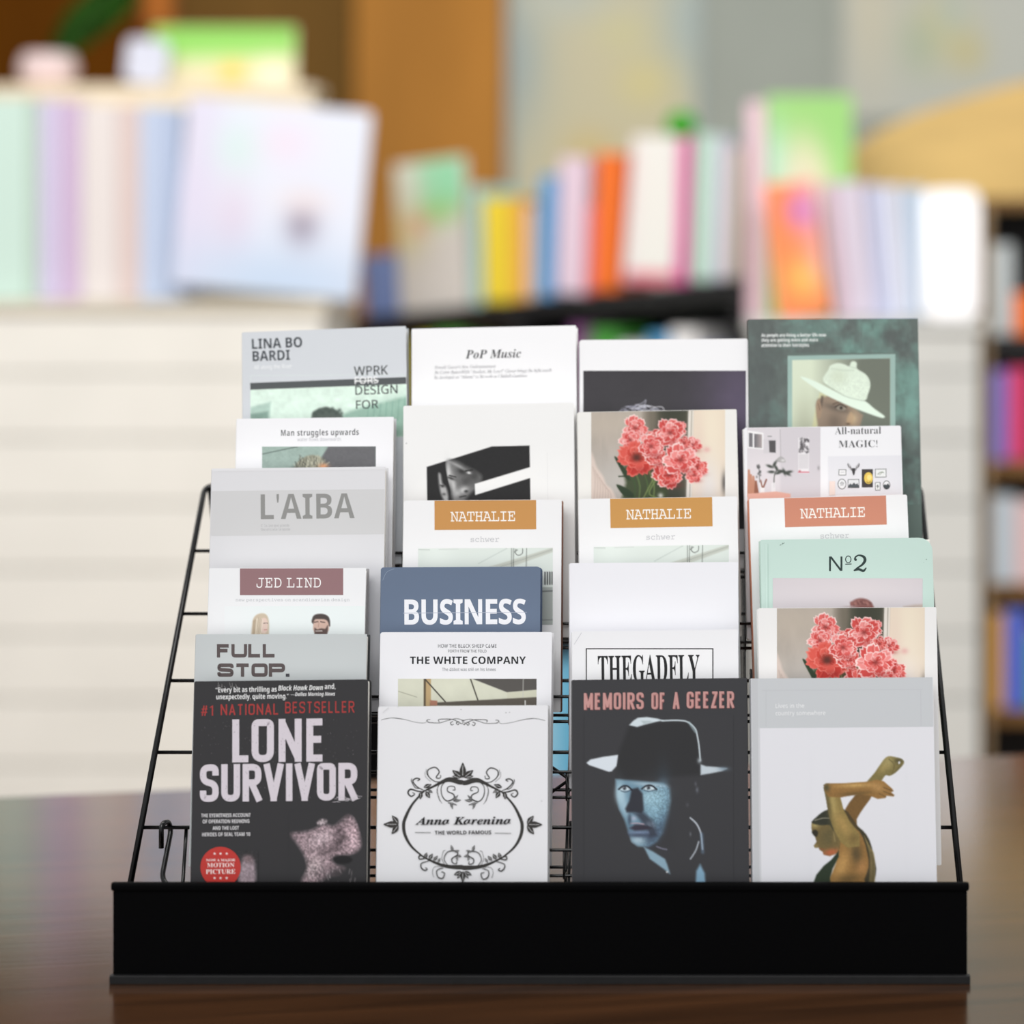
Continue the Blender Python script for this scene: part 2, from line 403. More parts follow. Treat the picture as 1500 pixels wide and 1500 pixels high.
def build_book(root, cv, th, back=None, spine=None, radius=(8e-4,)*4, board=0.0011, inset=0.0016, mat_=None, spine_side=-1):
    """front cover with its print, back cover, spine and the block of pages between them"""
    m = mat_ or MATTE_PRINT
    link('front_cover', cv.mesh('front_cover', board, radius), m, root)
    bc = Cover(cv.w, cv.h, paper=back or cv.paper)
    o = link('back_cover', bc.mesh('back_cover', board, radius), m, root); o.location = (0, th-board, 0)
    sp = Cover(board*1.4, cv.h-2*max(radius), paper=spine or cv.paper)
    # spine: a softly rounded strip that closes the binding side
    bm = bmesh.new(); n = 6; x = spine_side*cv.w/2
    sec = [(x+spine_side*(0.0001+math.sin(math.pi*i/n)*0.0011), th/2-math.cos(math.pi*i/n)*th/2) for i in range(n+1)]
    sec += [(x+spine_side*0.00002, th), (x+spine_side*0.00002, 0)]
    za, zb = 0.0004+radius[0]*0.5, cv.h-0.0004-radius[1]*0.5
    lo_, hi_ = [bm.verts.new((a, c, za)) for a, c in sec], [bm.verts.new((a, c, zb)) for a, c in sec]
    k_ = len(sec); bm.faces.new(lo_); bm.faces.new(hi_)
    for i in range(k_): bm.faces.new((lo_[i], lo_[(i+1) % k_], hi_[(i+1) % k_], hi_[i]))
    o = bm_obj('spine', bm, m, root, smooth=False)
    a_ = o.data.attributes.new('print', 'FLOAT_COLOR', 'POINT')
    c = np.ones((len(o.data.vertices), 4), np.float32); c[:, :3] = lin(spine or cv.paper); a_.data.foreach_set('color', c.ravel())
    lo = [-cv.w/2+inset, board+5e-5, inset]; hi = [cv.w/2-inset, th-board-5e-5, cv.h-inset]
    if spine_side < 0: lo[0] = -cv.w/2+0.0008
    else: hi[0] = cv.w/2-0.0008
    box('page_block', lo, hi, PAGES, root, bev=min(0.0012, th*0.2))
    return root
# ================================================================== the room
def struct(o): o['kind'] = 'structure'; return o
struct(box('floor', (-5, -4.5, -0.05), (5, 6.62, 0), mat('floor_boards', (150, 118, 86), 0.4, 0.4, noise=0.25, scale=6, stretch=(1, 8, 1))))
WY = 6.6                                                        # face of the back wall
struct(box('wall_back', (-5, WY, -0.05), (5, WY+0.15, 3.6), mat('grey_green_wall', (182, 188, 178), 0.8, 0.2, noise=0.05, scale=3)))
d8 = WY-CAM.y
def wall_x(u): return at(u, 750, d8).x
for n, (u0, u1, c) in enumerate(((-1200, 262, (104, 58, 4)), (262, 522, (128, 94, 46)), (522, 742, (208, 144, 68)))):
    struct(box('trim_%d' % (n+1), (wall_x(u0), WY-0.05, 0), (wall_x(u1)-0.006, WY, 3.4),
               mat('wood_panelling_%d' % n, c, 0.7, 0.05, noise=0.14, scale=4, stretch=(1, 1, 0.25)), bev=0.004))

# ================================================================== the big table under the rack
TD = R(12.4); tm = Matrix.Translation((-0.112, 0.875, 0)) @ Matrix.Rotation(TD, 4, 'Z')   # local x along the far edge, local -y towards the camera
table = thing('table', 'large dark brown polished wooden table carrying the black book rack', 'table', tm)
TOP = mat('polished_dark_wood', (76, 48, 28), 0.15, 0.5, noise=0.35, scale=5, stretch=(0.6, 9, 3), bump=0.03)
TOP.node_tree.nodes['Principled BSDF'].inputs['IOR'].default_value = 2.1      # thick lacquer
box('table_top', (-1.25, -1.60, TABLE-0.04), (1.25, 0, TABLE), TOP, table, bev=0.004)
box('apron', (-1.12, -1.47, TABLE-0.13), (1.12, -0.13, TABLE-0.0405), TOP, table)
for x in (-1.16, 1.16):
    for y in (-1.51, -0.09): box('leg', (x-0.04, y-0.04, 0.0), (x+0.04, y+0.04, TABLE-0.0405), TOP, table, bev=0.004)

# ================================================================== the wire rack
rack = thing('display_rack', 'black wire countertop book rack with a plain black front panel', 'display rack', Matrix.Translation((0, 0, TABLE)))
box('front_panel', (-0.3490, 0.0, 0.0055), (0.3490, 0.0016, 0.0770), BLACK, rack)
box('rim', (-0.3508, -0.0022, 0.0752), (0.3508, 0.0050, 0.0822), BLACK, rack, bev=0.0022)
box('bottom_lip', (-0.3514, -0.0045, 0.0), (0.3514, 0.0030, 0.0072), LIP, rack, bev=0.001)
box('tray', (-0.3440, 0.0017, 0.0172), (0.3440, 0.0445, 0.0192), BLACK, rack)
RB, RT = Vector((0, 0.062, 0.0669)), Vector((0, 0.315, 0.3778))          # the sloping plane of the side rails
def rail(t, side):
    p = RB.lerp(RT, t); x = (-0.3480+(0.3480-0.3320)*t) if side < 0 else (0.3485-(0.3485-0.3327)*t)
    return Vector((x, p.y, p.z))
def slope_t(z): return (z-RB.z)/(RT.z-RB.z)
for sd in (-1, 1):
    a = rail(-0.03, sd); b = rail(1.0, sd)
    tube('side_rail', [a, b, Vector((b.x-sd*0.03, b.y+0.0, b.z))], 0.0027, WIRE, rack, rad=0.009)
tl, tr = rail(1, -1), rail(1, 1)
tube('top_bar', [(tl.x+0.028, tl.y, tl.z), (tr.x-0.028, tr.y, tr.z)], 0.0026, WIRE, rack)
for sd, x in ((-1, -0.3180), (1, 0.3300)):
    tube('rear_leg', [(rail(1, sd).x-sd*0.004, 0.315, 0.3782), (x, 0.322, 0.28), (x, 0.338, 0.0022)], 0.0022, WIRE, rack, rad=0.03)
    tube('base_runner', [(sd*0.343, 0.003, 0.0024), (x, 0.338, 0.0024)], 0.0022, WIRE, rack)
ROD = 0.0016
for v in (807, 899, 997, 1102, 1212):
    lo, hi = -0.3, 1.2
    for _ in range(40):
        m = (lo+hi)/2; p = RB.lerp(RT, m)
        if 340-FOC*(p.z+TABLE-CAM.z)/(p.y-CAM.y) > v: lo = m
        else: hi = m
    a, b = rail(lo, -1), rail(lo, 1)
    tube('crossbar', [(a.x, a.y, a.z), (b.x, b.y, b.z)], ROD, WIRE, rack)
    if v == 1212: hookp = a
for x, z1 in ((-0.1430, 0.33), (0.0195, 0.111), (0.0165, 0.17), (0.1690, 0.33), (0.1745, 0.226)):
    t1 = slope_t(z1)
    tube('upright_wire', [(x, 0.0436, 0.0198), (x, RB.lerp(RT, t1).y+0.003, z1)], 0.0013, WIRE, rack, seg=8)
tube('upright_wire', [(-0.3075, hookp.y+0.002, hookp.z), (-0.3075, hookp.y-0.03, 0.0198)], 0.0016, WIRE, rack, seg=8)
for a, b in (((0.0, 0.121, 0.155), (0.036, 0.121, 0.130)), ((0.036, 0.125, 0.155), (0.0, 0.125, 0.130))):
    tube('brace', [a, b], 0.0014, WIRE, rack, seg=8)
STEP, RISE = 0.040, 0.0575
def tier(r): return 0.015+(r-1)*STEP, 0.020+(r-1)*RISE          # front foot of the books on tier r: depth, height above the table
for r in range(2, 7):
    y, z = tier(r); bm = bmesh.new(); zz = z-ROD-0.0003
    yr = RB.lerp(RT, slope_t(z)).y
    y1 = max(y+0.03, yr-0.002)
    for q in ((-0.289, y-0.002, zz), (0.322, y-0.002, zz)), ((-0.289, y1, zz), (0.322, y1, zz)), ((-0.289, y-0.0044, zz+0.022), (0.322, y-0.0044, zz+0.022)):
        add_tube(bm, q, 0.0014, 8)
    for k in range(9):
        x = -0.289+0.611*k/8
        add_tube(bm, [(x, y-0.0044, zz+0.022), (x, y-0.004, zz-0.0024), (x, y1, zz-0.0024)], 0.0010, 6, rad=0.003)
    bm_obj('wire_pocket', bm, WIRE, rack, smooth=True)
h = hookp
tube('pocket_hook', [(-0.3275, h.y-0.0052, h.z-0.0165), (-0.3275, h.y-0.0052, h.z+0.0042), (-0.3232, h.y+0.0052, h.z+0.0042), (-0.3214, h.y+0.0052, h.z-0.004),
                     (-0.3245, h.y-0.020, h.z-0.0400), (-0.3050, h.y-0.034, h.z-0.0500), (-0.284, h.y-0.036, h.z-0.0515)], 0.0022, WIRE, rack, rad=0.008)

# ================================================================== plain books, for the room behind
def plain_book(label, w_, h_, t_, mtx, col, spine=None, art=None, group=None, radius=0.002, back=None):
    cv = Cover(w_, h_, 0, 0, 0.001, paper=col, lean=False)
    if art: art(cv)
    root = thing('book', label, 'book', mtx, group)
    build_book(root, cv, t_, back=back or col, spine=spine or col, radius=(radius,)*4, board=0.003, inset=0.004)
    return root
PG, G2 = 'pastel books on the left display unit', 'books on the right display unit'
SPINE_OUT = Matrix.Rotation(R(90), 4, 'Z')
def spine_book(label, x0, x1, y, z, h_, depth, col, base=Matrix(), roll=0.0, group=None):
    """a book standing upright between x0 and x1 with its spine towards -y"""
    t_ = (x1-x0)*math.cos(R(roll))-0.002; px = x1-0.001 if roll >= 0 else x0+0.001
    m = base @ Matrix.Translation((px, y, z+0.0006)) @ Matrix.Rotation(R(roll), 4, 'Y') @ Matrix.Translation((0 if roll >= 0 else t_, depth/2, 0)) @ SPINE_OUT
    return plain_book(label, depth, h_, t_, m, col, group=group)
def slat_front(bm, x0, x1, y, z0, z1, pitch):
    z = z0
    while z < z1-0.01:
        add_box(bm, (x0, y-0.012, z+0.003), (x1, y, min(z+pitch, z1)-0.003), bev=0.002); z += pitch
WHITE_LAC = mat('white_lacquer', (230, 228, 221), 0.45, 0.3, noise=0.03, scale=4)
WHITE_LAC2 = mat('cool_white_lacquer', (208, 209, 205), 0.45, 0.3, noise=0.03, scale=4)

# ---- white display unit on the left
X0, X1 = at(-110, 0, 6.0).x, at(482, 0, 6.0).x; ZT = at(0, 441, 6.0).z
lu = thing('display_unit', 'wide white slatted display unit at the left, below the pastel books', 'display unit', Matrix.Translation(((X0+X1)/2, 3.7, 0)))
hw = (X1-X0)/2
box('body', (-hw+0.01, 0, 0), (hw-0.01, 0.45, ZT-0.025), WHITE_LAC, lu)
bm = bmesh.new(); slat_front(bm, -hw+0.012, hw-0.012, -0.0005, 0.09, ZT-0.03, 0.139); bm_obj('slat_panel', bm, WHITE_LAC, lu)
box('top_board', (-hw, -0.025, ZT-0.0245), (hw, 0.46, ZT), mat('cream_board', (216, 208, 190), 0.4, 0.3, noise=0.05, scale=6), lu, bev=0.003)
RZ = at(0, 126, 6.3).z
ru = thing('riser_box', 'cream wooden riser box behind the row of pastel books', 'riser', Matrix.Translation(((X0+X1)/2-0.06, 3.975, ZT)))
CREAM = mat('cream_wood', (240, 224, 196), 0.5, 0.3, noise=0.06, scale=5, stretch=(1, 1, 6))
box('front_board', (-hw+0.07, 0, 0), (hw-0.02, 0.018, RZ-ZT-0.0185), CREAM, ru)
box('top_board', (-hw+0.06, -0.008, RZ-ZT-0.018), (hw-0.01, 0.17, RZ-ZT), CREAM, ru, bev=0.003)
for x in (-hw+0.07, hw-0.04): box('side_board', (x, 0.0185, 0), (x+0.02, 0.165, RZ-ZT-0.0185), CREAM, ru)
PG = 'pastel books on the left display unit'
for lab, u0, u1, v0, c in (
        ('mint green spine, first pastel book from the left edge of the photo', -22, 42, 143, (194, 218, 208)),
        ('pale sage spine between the mint and the lavender pastel books', 42, 57, 150, (180, 202, 187)),
        ('lavender spine beside the mauve one on the left white unit', 57, 87, 146, (201, 193, 221)),
        ('mauve spine, darkest of the pastel row on the left white unit', 87, 119, 148, (198, 175, 205)),
        ('thick cream white spine in the middle of the pastel row', 119, 173, 152, (219, 212, 210)),
        ('pinkish beige spine between the cream and the blue pastel books', 173, 205, 154, (212, 193, 189)),
        ('light blue spine in the pastel row on the left white unit', 205, 238, 156, (186, 199, 223)),
        ('steel blue spine touching the large face-out pastel book', 238, 266, 158, (172, 187, 214))):
    a, b = at(u0, v0, 6.04), at(u1, v0, 6.04)
    spine_book(lab, a.x, b.x, 3.74, ZT, a.z-ZT, 0.215, c, group=PG)
a, b = at(272, 165, 6.0), at(540, 165, 6.0)
def big_pastel(cv):
    W, H = cv.w*1000, cv.h*1000
    r = Raster(0, 0, W, H, 9, (216, 221, 234))
    r.blob(0.08*W, 0.5*H, 60, 400, (210, 204, 225), 0.9); r.blob(0.3*W, 0.25*H, 50, 60, (199, 223, 219), 0.8); r.blob(0.55*W, 0.2*H, 60, 50, (223, 210, 225), 0.8)
    r.blob(0.3*W, 0.65*H, 45, 90, (212, 200, 218), 0.9); r.blob(0.6*W, 0.95*H, 260, 90, (186, 204, 227), 0.95); r.blob(0.68*W, 0.62*H, 34, 45, (139, 130, 148), 0.9); r.blob(0.68*W, 0.5*H, 60, 30, (226, 215, 218), 0.8)
    cv.raster(r)
wd = b.x-a.x
m = Matrix.Translation((b.x-0.03, 3.690, ZT)) @ Matrix.Rotation(R(5.0), 4, 'Y') @ Matrix.Translation((-wd/2, 0, 0)) @ Matrix.Translation((0, 0, 0.0026)) @ Matrix.Rotation(R(-2), 4, 'X')
plain_book('large pale blue book standing face-out at the right end of the pastel row', wd, a.z-ZT, 0.03, m, (214, 219, 233), spine=(212, 212, 230), art=big_pastel, radius=0.012)
a, b = at(222, 40, 6.34), at(432, 40, 6.34)
def green_cream(cv):
    W, H = cv.w*1000, cv.h*1000
    r = Raster(0, 0, W, H, 6, (224, 212, 178)); r.fill([(0, 0), (W, 0), (W, 0.48*H), (0, 0.52*H)], (138, 206, 90), feather=6)
    r.blob(0.5*W, 0.52*H, 300, 20, (196, 226, 150), 0.7); r.blob(0.56*W, 0.8*H, 30, 26, (240, 196, 84), 0.95); r.blob(0.85*W, 0.8*H, 40, 40, (244, 234, 206), 0.9)
    cv.raster(r)
m = Matrix.Translation(((a.x+b.x)/2, 4.045, RZ)) @ Matrix.Translation((0, 0, 0.002)) @ Matrix.Rotation(R(-3), 4, 'X')
plain_book('picture book with a bright green top half standing on the cream riser', b.x-a.x, a.z-RZ, 0.02, m, (236, 224, 190), art=green_cream, radius=0.006)
a, b = at(180, 58, 6.29), at(242, 58, 6.29)
m = Matrix.Translation(((a.x+b.x)/2, 3.99, RZ+0.0055)) @ Matrix.Rotation(R(6), 4, 'Y')
plain_book('small pale lavender book in front of the green topped picture book', b.x-a.x, a.z-RZ-0.004, 0.02, m, (208, 210, 224), radius=0.02)
# plant
p0 = at(62, 100, 6.30); pl = thing('potted_plant', 'green strap-leaved plant in a round pale pink pot on the riser', 'plant', Matrix.Translation((p0.x, 4.055, RZ)))
bm = bmesh.new(); prof = [(0.0, 0), (0.045, 0.0), (0.062, 0.02), (0.066, 0.045), (0.058, 0.07), (0.052, 0.076), (0.047, 0.072), (0.0, 0.066)]
rings = [[bm.verts.new((r_*math.cos(6.2832*k/28), r_*math.sin(6.2832*k/28), z)) for k in range(28)] for r_, z in prof[1:-1]]
for A, B in zip(rings, rings[1:]):
    for k in range(28): bm.faces.new((A[k], A[(k+1) % 28], B[(k+1) % 28], B[k]))
bm.faces.new(rings[0][::-1]); bm.faces.new(rings[-1])
bm_obj('pot', bm, mat('pink_glaze', (232, 208, 206), 0.35, 0.4, noise=0.04, scale=12), pl, smooth=True)
LEAF = mat('leaf_green', (48, 104, 16), 0.45, 0.3, noise=0.3, scale=14)
for k, (dx, dy, hh, wl) in enumerate(((0.19, 0.00, 0.20, 0.046), (0.15, 0.03, 0.24, 0.036), (0.23, 0.02, 0.26, 0.034), (0.20, -0.01, 0.28, 0.03))):
    bm = bmesh.new(); n = 10; prev = None
    for i in range(n+1):
        t = i/n; c = Vector((0.02*np.sign(dx)+dx*t**1.2, dy*t, 0.064+hh*t-0.05*t*t)); ww = wl*math.sin(math.pi*min(1, 0.12+0.86*t))
        q = [bm.verts.new(c+Vector((-ww, 0, ww*0.35))), bm.verts.new(c+Vector((0, 0.006, 0))), bm.verts.new(c+Vector((ww, 0, -ww*0.35)))]
        if prev: bm.faces.new((prev[0], prev[1], q[1], q[0])); bm.faces.new((prev[1], prev[2], q[2], q[1]))
        prev = q
    bmesh.ops.solidify(bm, geom=list(bm.faces), thickness=0.0012); bm_obj('leaf', bm, LEAF, pl, smooth=True)
# pictures on the wall
def wall_picture(label, u0, v0, u1, v1, frame, art, paper, y=WY):
    d = y-CAM.y; a, b = at(u0, v0, d), at(u1, v1, d); W, H = b.x-a.x, a.z-b.z
    root = thing('picture', label, 'picture', Matrix.Translation(((a.x+b.x)/2, y-0.02, b.z)))
    cv = Cover(W-0.03, H-0.03, 0, 0, 0.001, paper=paper, lean=False); art(cv, (W-0.03)*1000, (H-0.03)*1000)
    o = link('print', cv.mesh('print', 0.004, (0.001,)*4), MATTE_PRINT, root); o.location = (0, 0.004, 0.015)
    bm = bmesh.new(); f = 0.022
    add_box(bm, (-W/2, 0, 0), (-W/2+f, 0.0195, H)); add_box(bm, (W/2-f, 0, 0), (W/2, 0.0195, H)); add_box(bm, (-W/2+f, 0, 0), (W/2-f, 0.0195, f)); add_box(bm, (-W/2+f, 0, H-f), (W/2-f, 0.0195, H))
    bm_obj('frame', bm, mat('frame_%s' % (frame,), frame, 0.5, 0.3, noise=0.05), root)
def art1(cv, W, H):
    r = Raster(0, 0, W, H, 12, (222, 214, 180)); r.blob(0, 0.35*H, 110, 260, (176, 192, 192), 0.95); r.blob(W, 0.2*H, 130, 220, (184, 200, 198), 0.95); r.blob(0.3*W, 0.1*H, 160, 90, (206, 212, 200), 0.9)
    r.blob(0.72*W, 0.45*H, 90, 80, (234, 222, 160), 0.9); r.blob(0.42*W, 0.72*H, 80, 60, (232, 208, 144), 0.9); r.blob(0.6*W, 0.25*H, 90, 60, (226, 220, 170), 0.8); cv.raster(r)
wall_picture('large cream poster with yellow shapes on the wall above the black bookcase', 744, -50, 1028, 330, (188, 200, 196), art1, (222, 214, 180), y=WY)
def art2(cv, W, H):
    r = Raster(0, 0, W, H, 12, (206, 209, 199)); r.blob(0.1*W, 0.3*H, 90, 300, (220, 214, 190), 0.9); r.blob(0.36*W, 0.45*H, 90, 110, (222, 214, 160), 0.85); r.blob(0.28*W, 0.55*H, 60, 90, (190, 202, 176), 0.9)
    r.blob(0.46*W, 0.6*H, 50, 60, (214, 204, 150), 0.9); r.blob(0.4*W, 0.35*H, 40, 60, (190, 206, 200), 0.8); cv.raster(r)
wall_picture('pale grey poster with a yellow green motif at the upper right', 1228, -70, 1640, 178, (198, 202, 192), art2, (206, 209, 199))
def art3(cv, W, H): pass
wall_picture('small orange picture on the dark brown panelling at the top', 210, -60, 258, 46, (150, 84, 10), art3, (206, 118, 24), y=WY-0.05)

# ---- black bookcase in the middle, standing at an angle
YAW = math.atan2(-0.40, 0.973); SL = R(5.9)
BCM = Matrix.Translation((-0.763, 4.30, 0)) @ Matrix.Rotation(YAW, 4, 'Z')
bc = thing('bookcase', 'black bookcase with a sloping top in the middle, full of bright books', 'bookcase', BCM)
DARK = mat('black_shelf', (26, 25, 27), 0.5, 0.3, noise=0.2, scale=10)
BX0, BX1 = -0.30, 1.05; LV = [0.845, 0.46, 0.07]
ZTOP = CAM.z-0.208                                       # height of the sloping board at its left end (local x = 0)
SLOPE = Matrix.Translation((0, 0, ZTOP)) @ Matrix.Rotation(-SL, 4, 'Y'); TSM = BCM @ SLOPE
def topz(a): return ZTOP+math.tan(SL)*a
bm = bmesh.new(); add_box(bm, (BX0/math.cos(SL), -0.01, -0.036), (BX1/math.cos(SL), 0.32, 0), 0.002, SLOPE); bm_obj('top_board', bm, DARK, bc)
for z in LV: box('shelf', (BX0+0.041, 0.0, z-0.03), (BX1-0.041, 0.30, z), DARK, bc)
def sloped(name, x0, x1, y0, y1, z0):
    bm = bmesh.new(); v = [bm.verts.new((x, y, z)) for x in (x0, x1) for y in (y0, y1) for z in (z0, topz(x)-0.0375)]
    for f in ((0, 1, 3, 2), (4, 6, 7, 5), (0, 4, 5, 1), (2, 3, 7, 6), (0, 2, 6, 4), (1, 5, 7, 3)): bm.faces.new([v[i] for i in f])
    return bm_obj(name, bm, DARK, bc)
for x in (BX0, BX1-0.04): sloped('side_panel', x, x+0.04, 0.0, 0.31, 0.0)
sloped('divider', 0.46, 0.49, 0.0, 0.30, LV[0]+0.0005)
sloped('back_panel', BX0+0.001, BX1-0.001, 0.3105, 0.318, 0.03)
def a_of(u): q = (u-1060)/FOC; return (6.6*q+0.913)/(0.925+0.38*q)
def s_of(u): return a_of(u)/math.cos(SL)
def hz(v, s):
    a = s*math.cos(SL); return (CAM.z-(v-340)/FOC*(6.6-0.38*a)-topz(a))*math.cos(SL)
def bspine(lab, u0, u1, vt, c, roll=9, grp='books on top of the black bookcase'):
    a, b = s_of(u0), s_of(u1); h_ = hz(vt, (a+b)/2)
    return spine_book(lab, a, b, 0.02, 0.0, h_, 0.20, c, base=TSM, roll=roll, group=grp)
def bface(lab, u0, u1, vt, c, art, roll=0, y=0.02, th=0.02, rad=0.004):
    a, b = s_of(u0), s_of(u1); h_ = hz(vt, (a+b)/2); wd = b-a-0.004
    m = TSM @ Matrix.Translation((b-0.002, y, 0)) @ Matrix.Rotation(R(roll), 4, 'Y') @ Matrix.Translation((-wd/2, 0, 0)) @ Matrix.Translation((0, 0, 0.003)) @ Matrix.Rotation(R(-5), 4, 'X')
    return plain_book(lab, wd, h_, th, m, c, art=art, radius=rad, group='books on top of the black bookcase')
bspine('short periwinkle blue book at the left end of the black bookcase', 530, 578, 372, (132, 152, 206), 0)
def art_a(cv):
    W, H = cv.w*1000, cv.h*1000
    r = Raster(0, 0, W, H, 7, (218, 212, 206)); r.fill([(0.3*W, 0), (W, 0), (W, 0.32*H), (0.35*W, 0.34*H)], (150, 214, 172), feather=14); r.blob(0.6*W, 0.36*H, 60, 30, (150, 204, 120), 0.9)
    r.blob(0.12*W, 0.45*H, 60, 60, (222, 208, 150), 0.9); r.blob(0.1*W, 0.15*H, 60, 60, (206, 210, 190), 0.9); r.blob(0.32*W, 0.42*H, 22, 22, (226, 150, 140), 0.8); cv.raster(r)
bface('face-out picture book with a mint green band, left on the black bookcase', 580, 684, 232, (216, 212, 206), art_a)
bspine('thin teal spine left of the yellow book on the black bookcase', 686, 702, 272, (170, 214, 206), 5)
bspine('bright yellow spine on the black bookcase', 703, 744, 290, (240, 212, 60), 5)
bspine('amber spine touching the bright yellow one on the black bookcase', 745, 764, 292, (240, 176, 76), 6)
bspine('pale beige spine behind the sky blue one on the black bookcase', 765, 779, 300, (220, 196, 178), 6)
bspine('sky blue spine leaning to the right on the black bookcase', 780, 806, 258, (96, 160, 212), 8)
bspine('pale pink spine on the black bookcase beside the orange one', 808, 850, 232, (226, 204, 220), 8)
bspine('rose red thin spine between the pale pink and orange books', 851, 862, 300, (232, 110, 122), 8)
bspine('vivid orange spine on the black bookcase', 863, 898, 226, (242, 118, 44), 8)
def art_w(cv):
    W, H = cv.w*1000, cv.h*1000
    r = Raster(0, 0, W, H, 6, (230, 230, 224)); r.fill([(0, 0.93*H), (W, 0.93*H), (W, H), (0, H)], (222, 92, 116), feather=8); r.blob(0, 0.4*H, 20, 300, (232, 214, 218), 0.8); cv.raster(r)
wb = bface('white book with a red lower edge, face-out on the black bookcase', 906, 982, 204, (230, 230, 224), art_w, roll=8, th=0.03)
bspine('magenta pink spine leaning on the white book with the red edge', 983, 1000, 200, (226, 88, 164), 8)
bspine('mint grey spine right of the magenta book on the black bookcase', 1006, 1035, 196, (188, 220, 204), 8)
bspine('lavender grey spine at the right end of the black bookcase', 1036, 1057, 200, (204, 204, 220), 8)
bspine('pale sand book last on the black bookcase beside the white unit', 1058, 1072, 215, (220, 206, 196), 8)
# green ball on the white book
sW = s_of(985); pos = TSM @ Vector((sW+0.012, 0.10, hz(204, sW)))
bm = bmesh.new(); bmesh.ops.create_uvsphere(bm, u_segments=28, v_segments=18, radius=0.036)
for v in bm.verts: v.co.z *= 0.92
g = bm_obj('ball', bm, mat('green_rubber', (46, 176, 10), 0.45, 0.3, noise=0.15, scale=30), None, smooth=True); g.location = pos+Vector((0, 0, 0.036))
tag(g, 'small bright green ball lying on top of the books by the poster', 'ball')
# books inside the black bookcase
rg = random.Random(4); cols = [(70, 150, 60), (214, 214, 222), (60, 90, 180), (196, 190, 40), (150, 40, 30), (120, 110, 20), (236, 236, 236), (40, 120, 90), (224, 130, 40), (120, 70, 120), (90, 160, 210)]
nm = {0: 'leaf green', 1: 'pale grey', 2: 'deep blue', 3: 'mustard', 4: 'brick red', 5: 'olive', 6: 'white', 7: 'sea green', 8: 'orange', 9: 'plum', 10: 'light blue'}
order = [4, 5, 3, 0, 8, 5, 2, 9, 0, 1, 10, 6, 2, 8, 5, 0, 6, 3]
s = 0.10; cnt = {}
ordn = ['first', 'second', 'third', 'fourth', 'fifth']
for i, k in enumerate(order):
    t_ = rg.uniform(0.045, 0.075)
    if s < 0.46 < s+t_+0.008: s = 0.492
    if s+t_ > 1.006: break
    h_ = min(rg.uniform(0.255, 0.31), topz(s)-0.045-LV[0]); cnt[k] = cnt.get(k, 0)+1
    spine_book('%s spine, %s of its colour from the left, directly under the black top board' % (nm[k], ordn[cnt[k]-1]), s, s+t_, 0.01, LV[0], h_, 0.2, cols[k], base=BCM, group='books under the top board of the black bookcase'); s += t_+0.001
s = 0.523
for lab, c, h_ in (('powder blue spine on the lowest shelf, seen through the gap between the middle book columns', (150, 206, 232), 0.31), ('turquoise spine low in the black bookcase, right of the powder blue one', (96, 176, 212), 0.33)):
    spine_book(lab, s, s+0.06, 0.01, LV[2], h_, 0.2, c, base=BCM, group='blue books low in the black bookcase'); s += 0.061

# ---- white display unit on the right
X0, X1 = at(1093, 0, 6.0).x, at(1441, 0, 6.0).x; ZU = at(0, 468, 6.0).z; hw = (X1-X0)/2; xc = (X0+X1)/2
r2 = thing('display_unit', 'narrower white slatted display unit at the right, behind the mint green book', 'display unit', Matrix.Translation((xc, 3.7, 0)))
box('body', (-hw+0.01, 0, 0), (hw-0.01, 0.18, ZU-0.025), WHITE_LAC2, r2)
bm = bmesh.new(); slat_front(bm, -hw+0.012, hw-0.012, -0.0005, 0.09, ZU-0.03, 0.139); bm_obj('slat_panel', bm, WHITE_LAC2, r2)
box('top_board', (-hw, -0.025, ZU-0.0245), (hw, 0.19, ZU), WHITE_LAC2, r2, bev=0.003)
G2 = 'books on the right display unit'
def art_o(cv):
    W, H = cv.w*1000, cv.h*1000
    r = Raster(0, 0, W, H, 5, (240, 134, 80)); r.blob(0.95*W, 0.2*H, 40, 80, (226, 160, 190), 0.95); r.blob(0.62*W, 0.22*H, 26, 34, (190, 110, 190), 0.9); r.blob(0.6*W, 0.72*H, 40, 40, (244, 190, 90), 0.95)
    r.blob(W, 0.6*H, 30, 60, (232, 170, 170), 0.9); cv.raster(r)
a, b = at(1128, 272, 6.0), at(1202, 272, 6.0); wd = b.x-a.x
m = Matrix.Translation((a.x+0.022, 3.69, ZU)) @ Matrix.Rotation(R(-7), 4, 'Y') @ Matrix.Translation((wd/2, 0, 0)) @ Matrix.Translation((0, 0, 0.0026)) @ Matrix.Rotation(R(-4), 4, 'X')
plain_book('orange cover with purple and yellow patches, left on the right white unit', wd, a.z-ZU, 0.02, m, (240, 134, 80), art=art_o, group=G2)
for lab, u0, u1, v0, c, rl in (('dusty pink spine beside the orange cover on the right white unit', 1204, 1226, 268, (209, 184, 198), -6), ('pale lilac spine on the right white unit', 1227, 1262, 266, (211, 202, 218), -6),
        ('lilac blue spine in the middle of the right white unit', 1263, 1286, 270, (195, 200, 228), -5), ('white blue spine on the right white unit beside the glossy white cover', 1287, 1316, 272, (209, 213, 228), -5),
        ('sky tinted spine just left of the glossy white cover', 1317, 1346, 274, (185, 204, 224), -4)):
    a, b = at(u0, v0, 6.02), at(u1, v0, 6.02); spine_book(lab, a.x+0.03, b.x+0.03, 3.722, ZU, a.z-ZU, 0.11, c, roll=rl, group=G2)
a, b = at(1352, 278, 5.97), at(1436, 278, 5.97)
m = Matrix.Translation(((a.x+b.x)/2, 3.678, ZU)) @ Matrix.Translation((0, 0, 0.002)) @ Matrix.Rotation(R(-3), 4, 'X')
plain_book('brilliant white glossy cover at the right end of the right white unit', b.x-a.x, a.z-ZU, 0.02, m, (252, 252, 255), radius=0.03, group=G2)
